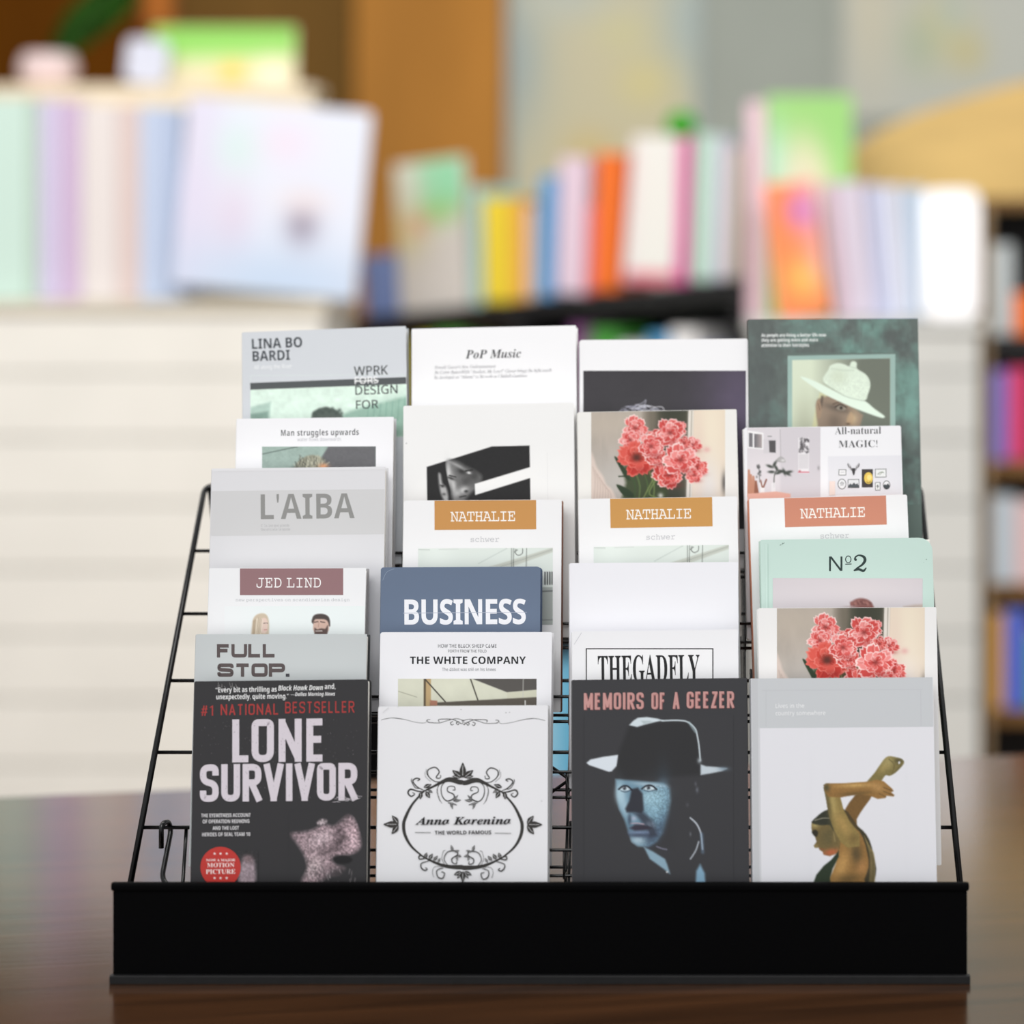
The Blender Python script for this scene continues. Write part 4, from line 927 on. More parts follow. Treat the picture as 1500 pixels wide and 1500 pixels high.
both([(M0+8, 268), (620, 255), (560, 268), (500, 285), (420, 282)], .9); both([(660, 292), (600, 262), (540, 258), (496, 262), (500, 278)], 1.1); both([(640, 275), (622, 284), (632, 298), (642, 288)], 1.1); both([(598, 275), (580, 284), (588, 300), (602, 294)], 1.1); both([(436, 262), (418, 262), (416, 276), (428, 280)], .9)
c.stroke([ZA(x, y) for x, y in ((668, 274), (690, 288), (678, 300), (664, 288), (670, 276))], .8, INK)
for X, Y in ((655, 190), (1000, 210), (975, 212), (207, 170), (1228, 838)): c.poly(ring(*ZA(X, Y), .9, .7, 8), (170, 170, 172))
both([(395, 765), (310, 860), (262, 950), (246, 1010), (258, 1085), (305, 1165), (390, 1238)], [2.2, 3.4, 4.6, 5, 4.6, 3.4, 2.2])
both([(M0, 706), (640, 704), (600, 690), (560, 688), (520, 704), (470, 730), (395, 768)], [6.8, 7.2, 7.6, 6.6, 5, 3.4, 2])
both([(M0, 1308), (630, 1308), (590, 1306), (545, 1300), (490, 1284), (440, 1262), (388, 1236)], [7, 6.6, 5.8, 5, 4, 3, 2])
both([(510, 702), (470, 700), (425, 665), (420, 620), (470, 600), (500, 632), (478, 672), (506, 676), (510, 655)], [1.2, 1.4, 1.6, 1.8, 1.8, 1.4, 1]); both([(450, 690), (412, 650), (408, 612)], .6); both([(438, 700), (402, 665), (398, 630)], .5)
both([(395, 765), (345, 740), (312, 700), (335, 678), (362, 684), (345, 696)], [1, 1.8, 2, 1.8, 1.4]); both([(370, 750), (330, 745), (302, 700), (305, 680)], 1.1); both([(395, 772), (350, 770), (296, 756), (278, 782), (300, 806), (325, 790), (308, 778)], [1.4, 2, 2.4, 2.2, 1.6, 1])
both([(520, 702), (488, 750), (500, 820), (520, 856)], .6); both([(540, 705), (515, 740), (520, 800), (555, 838), (605, 820), (600, 790), (560, 770), (565, 738), (605, 736), (612, 760), (596, 760)], [1, 1.2, 1.6, 2, 1.8, 1.4, 1.2, 1.4, 1.2]); both([(505, 705), (483, 770), (505, 840)], .5)
leaf2(600, 840, 56, -8); leaf2(600, 835, 52, -48, .32); leaf2(580, 850, 50, 70, .34); leaf2(560, 850, 70, 14, .22); leaf2(405, 770, 56, 60, .6); leaf2(370, 775, 52, 95, .6); leaf2(390, 742, 60, -20, .5); leaf2(420, 760, 40, 30, .5)
for dx, an, L in ((0, -90, 108),): leaf2(M0, 674, L, -90, .42, INK, False)
leaf2(660, 672, 84, -142, .5); leaf2(650, 674, 60, -168, .35)
leaf2(M0, 1336, 82, 90, .4, INK, False); leaf2(660, 1340, 60, 158, .5); leaf2(655, 1344, 52, 120, .4)
leaf2(212, 1005, 110, 180, .42); leaf2(210, 1000, 74, -128, .5); leaf2(210, 1012, 78, 128, .5)
both([(545, 1296), (520, 1250), (530, 1195), (548, 1190)], .6); both([(560, 1292), (535, 1250), (560, 1200), (620, 1192), (630, 1220), (592, 1246), (596, 1276), (625, 1282), (622, 1262)], [1, 1.2, 1.6, 1.8, 1.6, 1.4, 1]); leaf2(600, 1196, 48, -110, .4); leaf2(610, 1200, 36, -20, .5); leaf2(628, 1222, 34, 20, .5); leaf2(625, 1230, 34, 80, .45)
both([(400, 1245), (360, 1250), (358, 1228), (380, 1226)], [1.4, 2, 1.6]); both([(430, 1262), (375, 1280), (372, 1310), (395, 1330), (415, 1322), (402, 1310)], [1, 1.8, 1.8, 1.2]); both([(520, 1306), (470, 1305), (452, 1340), (462, 1380)], .6); both([(530, 1312), (485, 1330), (490, 1375), (525, 1386), (538, 1350), (515, 1340)], [1, 1.6, 1.6, 1.2])
leaf2(398, 1245, 44, -70, .6); leaf2(430, 1252, 46, -60, .6); leaf2(460, 1262, 46, -50, .5); leaf2(490, 1276, 40, -60, .4)
c.text('Anna Karenina', 608.2, 1208, 140.5, 10.8, (40, 38, 40), 'serifbi', .008); c.text('THE WORLD FAMOUS', 637, 1222.4, 83, 5.2, (56, 54, 56), 'sansb')
c.stroke([ZA(330, 1062), ZA(440, 1062)], .7, INK); c.stroke([ZA(897, 1066), ZA(1012, 1067)], .7, INK)
c.stroke([ZA(100, 212), ZA(140, 175)], .6, (205, 205, 208))
rack_book('white book with an ornate dark oval frame around an italic title, front row', 1, -65.7, 18, -2, c, back=(196, 196, 198), radius=(.0012,)*4)

# ---------------------------------------------------------------- column 3
c = C_(152.1, 206.2, 848, 498, 0.6184, 0.47, (241, 241, 243))
def Z3(X, Y): return (830+X/4.2857, 460+Y/4.2857)
r = Raster(853, 543, 1091.3, 775, 2.4, (58, 56, 60)); r.blob(1085, 600, 60, 120, (98, 86, 112), .75); r.blob(1080, 735, 40, 26, (30, 30, 32), .9); r.grain(.05, 20, 3)
c.raster(r)
r = Raster(896, 582, 978, 612, .9, (59, 57, 61))
for q in range(46):
    x = rg2.uniform(905, 968); y = 603-(1-((x-937)/36)**2)*rg2.uniform(2, 11); a = rg2.uniform(-.6, .6)
    r.line([(x-5, y+rg2.uniform(0, 5)), (x, y), (x+6, y+rg2.uniform(0, 5))], rg2.uniform(.5, 1.1), rg2.choice([(200, 200, 214), (160, 160, 178), (226, 226, 234)]), .75, .6, 4)
r.line([(930, 594), (940, 590), (945, 586), (942, 596)], 1, (200, 200, 215), .8, .6, 4); r.line([(955, 597), (968, 596), (972, 602)], 1.2, (224, 224, 230), .9, .6, 4); c.raster(r)
rack_book('white book with a large near-black photo panel behind the upper flower cover', 6, 97.5, 17.5, 0, c, back=(236, 236, 238), radius=(.002,)*4)

def flowers(c, ou, ov, kx):
    """a halftone of a bouquet of frilled coral flowers before a grey wall, a dark doorway and a cream curtain"""
    def Q(X, Y): return (ou+X/4.2857*kx, ov+Y/4.2857*kx)
    p0, p1 = Q(155, 597), Q(995, 1190)
    r = Raster(p0[0], p0[1], p1[0], p1[1], .95, (178, 168, 158)); s = 1/4.2857*kx
    r.grain(.07, 14, 3, None, 1, .4); r.blob(*Q(250, 680), 70*kx, 30*kx, (196, 184, 168), .6); r.blob(*Q(330, 1050), 50*kx, 40*kx, (190, 188, 184), .7)
    r.fill([Q(500, 590), Q(560, 590), Q(765, 590), Q(750, 1195), Q(500, 1195)], (112, 106, 94), 8*kx); r.fill([Q(560, 590), Q(768, 590), Q(752, 1195), Q(560, 1195)], (62, 64, 52), 4*kx); r.blob(*Q(540, 640), 12*kx, 26*kx, (120, 112, 98), .7)
    r.fill([Q(765, 590), Q(800, 590), Q(786, 1195), Q(750, 1195)], (226, 222, 214), .8); r.line([Q(786, 590), Q(772, 1195)], 1.4, (150, 146, 136)); r.fill([Q(800, 590), Q(1000, 590), Q(1000, 1195), Q(786, 1195)], (232, 216, 196), 1)
    r.blob(*Q(900, 720), 22*kx, 60*kx, (240, 228, 206), .9); r.blob(*Q(880, 1080), 22*kx, 40*kx, (226, 222, 220), .9); r.blob(*Q(830, 900), 10*kx, 60*kx, (228, 204, 190), .6); r.blob(*Q(990, 1060), 4*kx, 16*kx, (90, 86, 84), .9); r.blob(*Q(880, 850), 5*kx, 4*kx, (226, 176, 170), .8)
    r.fill([Q(140, 870), Q(170, 900), Q(190, 960), Q(230, 1020), Q(250, 1070), Q(290, 1110), Q(310, 1200), Q(140, 1200)], (216, 200, 190), 2, 1, 3)
    for q in range(7): r.line([Q(165+q*14, 960+q*22), Q(180+q*16, 1040+q*14), Q(170+q*18, 1180)], 1.2, (188, 168, 158), .7, 1, 4)
    G = (44, 60, 40)
    r.fill([Q(365, 950), Q(600, 950), Q(640, 1010), Q(600, 1200), Q(360, 1200), Q(372, 1060)], (58, 70, 44), 3, .95, 3)
    r.fill([Q(300, 898), Q(320, 905), Q(360, 960), Q(400, 1040), Q(372, 1030), Q(330, 960)], G, 1, 1, 3); r.fill([Q(312, 1075), Q(345, 1078), Q(400, 1110), Q(430, 1150), Q(360, 1140)], G, 1, 1, 3); r.line([Q(328, 1020), Q(368, 1018)], 2, G)
    for a, b, cc in ((430, 990, (92, 112, 66)), (480, 980, (72, 94, 54)), (520, 990, (106, 124, 74)), (400, 1000, (60, 82, 48))): r.line([Q(a, b), Q(a+30, 1080), Q(a+20, 1195)], 2.2, cc, .9, .8, 4)
    r.line([Q(560, 1150), Q(520, 1110), Q(640, 930)], 2, (112, 132, 76), 1, .8, 4); r.line([Q(640, 920), Q(560, 1010), Q(480, 1160)], 1.6, (124, 140, 84), 1, .8, 4); r.blob(*Q(590, 1140), 4*kx, 4*kx, (220, 220, 214), .9)
    rf = random.Random(12)
    fl = [(300+130, 715, 72, 0), (690, 720, 55, 0), (560, 780, 60, 1), (650, 745, 85, 0), (790, 820, 52, 0), (740, 810, 45, 1), (400, 790, 62, 0), (820, 960, 62, 1), (800, 1010, 50, 0), (640, 1010, 88, 1), (440, 905, 105, 2), (560, 900, 60, 1), (530, 830, 78, 0), (715, 915, 98, 0)]
    for fx, fy, fr, kind in fl:
        fr *= 1.16
        for ring_, (rr, n) in enumerate(((1.0, 7), (.70, 7), (.42, 5))):
            for i in range(n):
                a = 6.2832*(i+rf.random()*.6)/n; L = fr*rr*rf.uniform(.88, 1.1); wdt = fr*rr*rf.uniform(.40, .54)
                base = {0: [(224, 98, 94), (206, 70, 66), (236, 140, 136)], 1: [(206, 70, 62), (222, 96, 90), (188, 50, 46)], 2: [(204, 66, 54), (192, 52, 44), (218, 88, 76)]}[kind]
                col = rf.choice(base); edge = rf.choice([(248, 206, 204), (244, 178, 176), (252, 226, 222)]) if kind < 2 else rf.choice([(232, 130, 118), (224, 106, 96)])
                def pet(f):
                    o = []
                    for t in range(11):
                        q = -1+2*t/10; ww = wdt*f*math.sin(math.pi*(t+.35)/10.7)
                        jag = 1+.07*math.sin(t*2.7+i)*(1 if 2 < t < 9 else 0)
                        rad = L*f*(1-.32*q*q)*jag; aa = a+q*.58*(wdt/L*2.1)
                        o.append(Q(fx+rad*math.cos(aa), fy+rad*.92*math.sin(aa)))
                    return o+[Q(fx, fy)]
                r.fill(pet(1.0), edge, .5, .95); r.fill(pet(.90), col, .9, .95); 
                if rf.random() < .6: r.line([Q(fx+.55*L*math.cos(a+.12), fy+.55*L*math.sin(a+.12)), Q(fx+.97*L*math.cos(a+.16), fy+.9*L*math.sin(a+.16))], 1.1, edge, .6); r.line([Q(fx+.25*L*math.cos(a), fy+.25*L*math.sin(a)), Q(fx+.8*L*math.cos(a), fy+.8*L*.92*math.sin(a))], .8, tuple(int(x*.8) for x in col), .6)
        r.blob(*Q(fx, fy), fr*.16*s, fr*.14*s, (120, 34, 32) if kind != 2 else (70, 40, 34), .75)
        if kind == 2: r.blob(*Q(fx, fy-8), fr*.28*s, fr*.22*s, (84, 42, 34), .8)
        r.blob(*Q(fx+fr*.3, fy+fr*.62), fr*.5*s, fr*.2*s, (150, 40, 38), .45)
    c.raster(r)
c = C_(141.8, 200.7, 846, 604, 0.6084, 1.23, (238, 237, 233))
flowers(c, 830, 460, 1.0)
rack_book('white book with a coral flower photo, directly above the middle ochre band', 5, 95.0, 18, 1.5, c, back=(222, 221, 217), radius=(.0014,)*4)
c = nathalie(848, 731, 138.8, 184.8, 0.5981, 0.99, (204, 151, 84), 257.6, -2)
rack_book('white book with an ochre title band, between the flower cover and the blank cover', 4, 95.8, 16.5, 0, c, back=(132, 92, 76), radius=(.0016,)*4)
c = C_(144.8, 190.7, 835, 825, 0.5886, 0.46, (239, 239, 244))
rack_book('plain white book with a blank cover above the gadfly title', 3, 91.5, 17, 1, c, back=(214, 214, 220), radius=(.0008,)*4)
c = C_(140.7, 195.0, 838, 925, 0.5791, 0.70, (240, 240, 243))
c.rect(858, 949.5, 1045, 1060, (46, 46, 48)); c.rect(859.7, 951.2, 1043.3, 1060, (243, 243, 245))
c.text('THEGADFLY', 876, 1000.5, 149, 39.5, (34, 34, 36), 'serifb', .003)
c.stroke([(841, 944), (852, 926.5)], .8, (206, 206, 212))
rack_book('white book with a thin black box around tall narrow serif capitals', 2, 94.2, 17.5, 0, c, back=(216, 216, 220), radius=(.0014,)*4)

c = C_(146.0, 217.5, 838, 996, 0.5703, 0.66, (58, 58, 61))
TC = (202, 152, 147)
for body, u, v, w_ in (('MEMOIRS', 855.2, 1039.6, 87.5), ('OF', 954.2, 1039, 20.5), ('A', 985.6, 1038.3, 9.4), ('GEEZER', 1005.8, 1037.6, 69.2)):
    stroke_text(c, body, u+.7, v+.7, w_, 24.3, (150, 96, 96), 4.2, rad=.5, adv=.27, gap=.085); stroke_text(c, body, u, v, w_, 24.3, TC, 3.3, rad=.5, adv=.27, gap=.11)
def ZG(X, Y): return (820+X/4.5467, 980+Y/4.5467)
r = Raster(856, 1046, 1074, 1297, 1.0, (58, 58, 61))
r.fill([ZG(385, 575), ZG(462, 375), ZG(520, 385), ZG(690, 348), ZG(860, 350), ZG(910, 420), ZG(935, 600), ZG(938, 705), ZG(700, 720), ZG(380, 735)], (46, 46, 48), 4)
PW = (214, 226, 232)
r.fill([ZG(462, 374), ZG(490, 345), ZG(520, 325), ZG(580, 320), ZG(650, 330), ZG(690, 342), ZG(640, 352), ZG(560, 372), ZG(515, 386)], PW, 1, 1); r.fill([ZG(540, 345), ZG(600, 345), ZG(620, 352), ZG(560, 368)], (176, 190, 192), 1.2, .8)
r.line([ZG(680, 345), ZG(780, 342), ZG(850, 352), ZG(900, 395), ZG(915, 440), ZG(928, 520), ZG(936, 610)], 1.9, PW, 1, .7, 5); r.line([ZG(860, 356), ZG(905, 420)], 3, (170, 190, 196), .7, 1.4)
r.fill([ZG(178, 625), ZG(205, 603), ZG(290, 585), ZG(388, 572), ZG(378, 645), ZG(345, 682), ZG(325, 684), ZG(240, 655), ZG(195, 640)], (222, 230, 238), .9)
r.fill([ZG(938, 635), ZG(975, 648), ZG(1040, 652), ZG(1115, 662), ZG(1080, 680), ZG(1000, 696), ZG(938, 706)], (206, 218, 226), 1.2, .95); r.blob(*ZG(1090, 665), 8, 3, (120, 140, 156), .7); r.blob(*ZG(930, 610), 3, 4, (180, 190, 196), .8)
BL = (132, 166, 186)
r.fill([ZG(372, 735), ZG(480, 742), ZG(600, 755), ZG(690, 760), ZG(735, 800), ZG(740, 880), ZG(720, 980), ZG(690, 1090), ZG(650, 1150), ZG(590, 1185), ZG(520, 1180), ZG(480, 1150), ZG(455, 1080), ZG(430, 1000), ZG(395, 930), ZG(380, 850)], (112, 146, 166), 2, 1)
r.fill([ZG(470, 1090), ZG(560, 1075), ZG(640, 1040), ZG(720, 960), ZG(700, 1080), ZG(650, 1150), ZG(590, 1185), ZG(540, 1120)], (62, 72, 92), 8, .75); r.blob(*ZG(690, 900), 10, 40, (80, 108, 130), .7); r.blob(*ZG(400, 830), 6, 12, (190, 216, 226), .8); r.blob(*ZG(600, 850), 20, 9, (178, 208, 220), .8, -15)
r.only = (58, 58, 61); r.blob(*ZG(410, 850), 7, 22, (176, 206, 220), .9, -8); r.blob(*ZG(640, 880), 22, 24, (150, 188, 204), .85); r.blob(*ZG(520, 1140), 11, 7, (186, 208, 220), .8, 10); r.blob(*ZG(600, 770), 24, 3, (190, 208, 220), .7, 5); r.blob(*ZG(440, 930), 5, 13, (170, 200, 216), .8, -18)
r.fill([ZG(740, 750), ZG(760, 760), ZG(760, 1200), ZG(640, 1190), ZG(690, 1100), ZG(722, 980), ZG(742, 880)], (56, 56, 59), 6)
r.fill([ZG(478, 800), ZG(520, 790), ZG(552, 830), ZG(560, 940), ZG(545, 965), ZG(500, 955), ZG(445, 955), ZG(436, 930), ZG(462, 880)], (46, 46, 54), 1.8, .95); r.fill([ZG(490, 960), ZG(560, 955), ZG(620, 1010), ZG(650, 1110), ZG(600, 1120), ZG(570, 1050), ZG(530, 1000)], (52, 56, 68), 3, .85)
r.fill([ZG(465, 1060), ZG(500, 1035), ZG(560, 1035), ZG(610, 1060), ZG(560, 1075), ZG(500, 1078)], (52, 44, 56), 2, .9); r.line([ZG(470, 1028), ZG(520, 1026), ZG(560, 1034)], 1.6, (206, 170, 180), .7); r.blob(*ZG(490, 995), 5, 4, (176, 186, 206), .9); r.blob(*ZG(465, 1000), 3, 10, (50, 60, 76), .7)
r.blob(*ZG(600, 1040), 6, 5, (170, 186, 206), .7, 30); r.blob(*ZG(540, 1090), 20, 2.6, (140, 156, 190), .6); r.blob(*ZG(520, 1108), 18, 3, (60, 66, 86), .7)
for ex, ey, ew in ((435, 795, 34), (595, 792, 40)):
    r.fill([ZG(ex-ew, ey+4), ZG(ex-ew*.4, ey-11), ZG(ex+ew*.4, ey-10), ZG(ex+ew, ey+6), ZG(ex+ew*.4, ey+15), ZG(ex-ew*.4, ey+14)], (206, 222, 230), .9, 1, 3); r.blob(*ZG(ex-4, ey-1), 2.6, 2.8, (38, 42, 50), 1, 0, 4); r.blob(*ZG(ex-8, ey-6), .9, .9, (240, 245, 250), 1)
    r.line([ZG(ex-ew-8, ey+6), ZG(ex-ew*.4, ey-15), ZG(ex+ew*.5, ey-14), ZG(ex+ew+10, ey+10)], 2.6, (36, 38, 46), 1, .6, 4); r.line([ZG(ex-ew*.8, ey+16), ZG(ex, ey+24), ZG(ex+ew, ey+12)], 1.2, (56, 66, 80), .9, .6, 4)
m_ = np.clip((r.C[..., 2]-90)/60, 0, 1)*np.clip((r.U-930)/30, 0, 1)*np.clip((1260-r.V)/20, 0, 1)*(r.V > 1150); r.grain(.35, 1.6, 5, m_)
r.fill([ZG(560, 1185), ZG(620, 1215), ZG(700, 1265), ZG(715, 1300), ZG(735, 1365), ZG(690, 1330), ZG(600, 1265)], (146, 178, 196), 1.5, .95); r.only = None; r.line([ZG(645, 1182), ZG(680, 1196), ZG(712, 1202)], 2, (130, 130, 150), .8); r.blob(*ZG(715, 1352), 1.4, 1.4, (236, 240, 244), 1)
r.line([ZG(870, 992), ZG(910, 1030), ZG(935, 1080), ZG(945, 1130), ZG(950, 1200)], 2, (206, 214, 224), .95, .8, 5); r.line([ZG(945, 1100), ZG(952, 1220)], 4, (120, 150, 180), .5, 2); r.line([ZG(925, 1150), ZG(905, 1210), ZG(870, 1265)], 1.6, (206, 214, 224), .95, .8, 5)
r.fill([ZG(910, 1345), ZG(935, 1300), ZG(965, 1360), ZG(970, 1430), ZG(905, 1430)], (136, 176, 202), 2, .95); r.blob(*ZG(915, 805), 2, 4, (110, 114, 124), .8); r.blob(*ZG(905, 765), 1.6, 3, (96, 98, 106), .8); r.blob(*ZG(870, 1100), 1.4, 3, (120, 124, 132), .7); r.blob(*ZG(850, 905), 2, 3, (90, 92, 98), .6)
c.raster(r)
rack_book('black book with a man in a wide brimmed hat lit from one side, front row', 1, 98.9, 18, 0, c, back=(70, 70, 72), spine=(92, 92, 94), gloss=True)

# ---------------------------------------------------------------- column 4
c = C_(153.6, 224.9, 1093, 469, 0.6190, 0.50, (96, 112, 106))
def Z4(X, Y): return (1060+X/4.2857, 450+Y/4.2857)
r = Raster(1092, 462, 1344, 740, 1.9, (96, 106, 102)); n1 = r.field(26, 21); n2 = r.field(40, 33); e_ = np.clip((r.U-1180)/160, 0, 1)
r.mix(np.clip((n2-.42)*3.2+.35*e_, 0, 1)*.9, (114, 150, 140)); r.mix(np.clip((n1-.5)*4, 0, 1)*.75, (84, 90, 88)); r.grain(.10, 7, 9, None, 1, .5); r.blob(1105, 600, 30, 120, (82, 88, 88), .6); r.blob(1335, 600, 12, 50, (128, 168, 158), .6)
c.raster(r)
r = Raster(1150, 518, 1308, 632, .95, (156, 184, 176)); t_ = math.tan(R(1.2))
L_ = np.clip((r.U-1157)/110, 0, 1); Vt = r.V+(r.U-1157)*t_
inn = (np.clip((r.U-1156.6)/.8+.5, 0, 1)*np.clip((1300.4-r.U)/.8+.5, 0, 1)*np.clip((Vt-528.6)/.8+.5, 0, 1))
r.mix(inn, (216, 226, 202)); r.mix(inn*np.clip((L_-.25)*1.5, 0, 1), (112, 118, 106)); r.mix(inn*np.exp(-(((r.U-1175)/22)**2+((r.V-620)/40)**2))*.5, (150, 150, 130))
r.fill([Z4(590, 540), Z4(640, 560), Z4(620, 700), Z4(560, 760), Z4(540, 760), Z4(560, 640)], (206, 204, 160), 1.6, .9)
r.fill([Z4(575, 580), Z4(640, 560), Z4(740, 600), Z4(860, 680), Z4(850, 720), Z4(830, 780), Z4(580, 780), Z4(566, 690), Z4(562, 620)], (148, 130, 112), 1.6, 1)
r.blob(*Z4(680, 720), 12, 14, (112, 98, 86), .8); r.blob(*Z4(800, 700), 7, 12, (196, 172, 138), .85); r.blob(*Z4(700, 640), 20, 5, (92, 82, 74), .8, 15); r.fill([Z4(566, 600), Z4(590, 590), Z4(602, 640), Z4(590, 700), Z4(572, 690)], (158, 134, 112), 1.2, 1, 3); r.line([Z4(578, 610), Z4(588, 650)], 1.2, (110, 90, 76), .8)
r.fill([Z4(690, 632), Z4(720, 620), Z4(752, 636), Z4(740, 652), Z4(706, 650)], (150, 142, 128), .8, .8, 3); r.blob(*Z4(722, 636), 2.4, 2.6, (42, 38, 34), 1, 0, 4); r.line([Z4(686, 632), Z4(718, 614), Z4(756, 634)], 1.6, (50, 42, 38), 1, .6, 4); r.line([Z4(672, 612), Z4(720, 600), Z4(765, 618)], 2, (84, 70, 60), .8, .8, 4)
r.fill([Z4(755, 720), Z4(780, 660), Z4(800, 690), Z4(792, 735), Z4(770, 742)], (184, 156, 124), 1.4, .8, 3); r.blob(*Z4(766, 736), 3, 1.5, (70, 56, 48), .8); r.fill([Z4(596, 560), Z4(612, 560), Z4(600, 640), Z4(592, 600)], (84, 74, 66), 1.2, .8)
HATC = (222, 236, 218)
r.fill([Z4(640, 400), Z4(655, 370), Z4(700, 355), Z4(740, 362), Z4(772, 375), Z4(782, 352), Z4(800, 342), Z4(820, 355), Z4(822, 390), Z4(870, 420), Z4(898, 455), Z4(905, 500), Z4(890, 550), Z4(866, 590), Z4(750, 560), Z4(610, 475)], HATC, .9, 1, 3)
mh = (r.C[..., 0] > 205)*(r.C[..., 1] > 225)*(r.U > 1200); r.grain(.10, 1.5, 7, mh.astype(float)*np.clip((r.V-540)/18, 0, 1)); r.blob(*Z4(700, 440), 14, 12, (196, 206, 180), .5); r.line([Z4(660, 390), Z4(740, 400), Z4(800, 400)], 1.6, (186, 200, 180), .6, 1, 4); r.line([Z4(820, 388), Z4(780, 378)], 1.2, (180, 196, 176), .7)
r.fill([Z4(468, 446), Z4(490, 444), Z4(560, 470), Z4(680, 530), Z4(780, 566), Z4(868, 590), Z4(930, 640), Z4(992, 684), Z4(990, 698), Z4(960, 694), Z4(850, 655), Z4(740, 610), Z4(620, 552), Z4(540, 500)], (226, 242, 226), .9, 1, 3); r.line([Z4(610, 478), Z4(740, 560), Z4(866, 592)], 1.2, (160, 172, 152), .7, .8, 4)
r.mix(1-np.clip((Vt-522.3)/.8+.5, 0, 1), (98, 112, 106))
c.raster(r)
for body, v, w_ in (('As people are living a better life now,', 494.8, 95.5), ('they are getting more and more', 501.9, 83), ('attentive to their hairstyles.', 509.4, 70.5)): c.text(body, 1111.6, v, w_, 4.6, (238, 242, 240), 'sansb')
rack_book('tall green grey mottled book showing a woman under a tilted white hat', 6, 251.5, 17, 1.5, c, back=(110, 140, 132), spine=(70, 78, 76), gloss=True)

c = C_(139.9, 186.7, 1090, 627, 0.6079, 1.00, (241, 241, 244))
r = Raster(1094.5, 626, 1201.8, 740, .85, (219, 214, 218)); r.blob(1120, 690, 40, 30, (228, 222, 226), .8); r.fill([Z4(355, 750), Z4(620, 750), Z4(620, 1250), Z4(355, 1250)], (212, 207, 212), 2)
r.fill([Z4(150, 775), Z4(250, 790), Z4(250, 895), Z4(150, 885)], (244, 243, 244), .7); r.fill([Z4(158, 790), Z4(182, 793), Z4(182, 880), Z4(158, 878)], (120, 118, 122), .7); r.fill([Z4(192, 796), Z4(240, 802), Z4(240, 885), Z4(192, 882)], (152, 150, 154), .7)
for q in range(6): r.line([Z4(196+q*8, 800), Z4(196+q*8, 880)], .9, (70+q*25, 66+q*22, 70+q*20), .9)
r.fill([Z4(250, 830), Z4(330, 830), Z4(330, 918), Z4(250, 918)], (214, 210, 214), .8); r.fill([Z4(284, 838), Z4(326, 838), Z4(326, 914), Z4(288, 912)], (86, 84, 86), .8); r.line([Z4(278, 812), Z4(300, 812)], 1.2, (140, 138, 140))
r.line([Z4(355, 770), Z4(358, 940)], .7, (170, 166, 170)); r.fill([Z4(330, 970), Z4(340, 948), Z4(360, 938), Z4(382, 952), Z4(386, 975)], (176, 174, 174), .8, 1, 3); r.blob(*Z4(372, 962), 3, 2, (224, 222, 222), .9)
r.fill([Z4(468, 820), Z4(536, 818), Z4(536, 1042), Z4(468, 1042)], (236, 233, 236), .6)
for q in range(60): x = rg2.uniform(472, 532); y = rg2.uniform(824, 914); r.blob(*Z4(x, y), 1.4, 1.4, rg2.choice([(90, 86, 90), (150, 146, 150), (70, 66, 70)]), .8)
for q in range(12): r.line([Z4(474, 928+q*7.5), Z4(530, 927+q*7.5)], .6, (180, 176, 180), .8)
r.line([Z4(470, 1036), Z4(534, 1036)], 1.6, (206, 90, 110), .9); r.blob(*Z4(478, 1030), 1.6, 1.6, (180, 90, 100), .9)
for a, b, q in ((290, 1000, 20), (330, 1010, 60), (360, 1030, 10), (400, 1045, 30), (380, 1035, 70), (320, 985, 120), (345, 1040, -20), (410, 1035, -10), (300, 1035, 0)): r.blob(*Z4(a, b), 5.5, 2.2, (66, 72, 66), .95, q, 3)
r.line([Z4(316, 1130), Z4(318, 1060), Z4(335, 1020)], 1.4, (80, 84, 78), .9, .6, 4); r.fill([Z4(300, 1105), Z4(322, 1100), Z4(326, 1165), Z4(298, 1165)], (234, 232, 234), .8, .9)
for q in range(14): x = rg2.uniform(206, 232); y = rg2.uniform(990, 1070); r.blob(*Z4(x, y), 1.2, 1.6, (90, 90, 90), .8)
r.line([Z4(220, 990), Z4(226, 1100)], .8, (90, 90, 90)); r.fill([Z4(228, 1105), Z4(258, 1105), Z4(256, 1165), Z4(230, 1165)], (240, 238, 238), .8); r.line([Z4(242, 1130), Z4(232, 1088)], 2, (150, 100, 84)); r.line([Z4(250, 1130), Z4(268, 1084)], 2.4, (140, 92, 80))
for a, b in ((152, 1020), (164, 1050), (180, 1060), (196, 1090)): r.fill([Z4(a, b), Z4(a+12, b), Z4(a+28, 1190), Z4(a-6, 1190)], rg2.choice([(176, 120, 98), (150, 98, 78), (196, 140, 116)]), .8)
r.fill([Z4(150, 1172), Z4(330, 1158), Z4(420, 1172), Z4(420, 1260), Z4(150, 1260)], (232, 178, 162), 1); r.blob(*Z4(596, 1010), 1.6, 3, (150, 146, 150), .9)
c.raster(r)
c.panel(1213, 668.5, 1320, 725, (230, 230, 235))
c.text('All-natural', 1223.3, 636.2, 67.5, 10.6, (56, 56, 60), 'serifb', -.009); c.text('MAGIC!', 1228.5, 655.6, 57, 10.3, (56, 56, 60), 'serifb', -.009)
def frame(X0, Y0, X1, Y1, inner=(240, 240, 242), wd=3.4):
    for (a, b, e, f), col in (((X0, Y0, X1, Y1), (60, 60, 62)), ((X0+wd, Y0+wd, X1-wd, Y1-wd), inner)): c.poly([Z4(a, b), Z4(e, b-1), Z4(e, f-1), Z4(a, f)], col)
frame(722, 1018, 770, 1056); frame(868, 1016, 938, 1131, (70, 64, 62), 4); frame(952, 1014, 1023, 1068, (236, 238, 238)); frame(780, 1080, 852, 1135, (228, 230, 232)); frame(952, 1098, 985, 1150, (238, 240, 240))
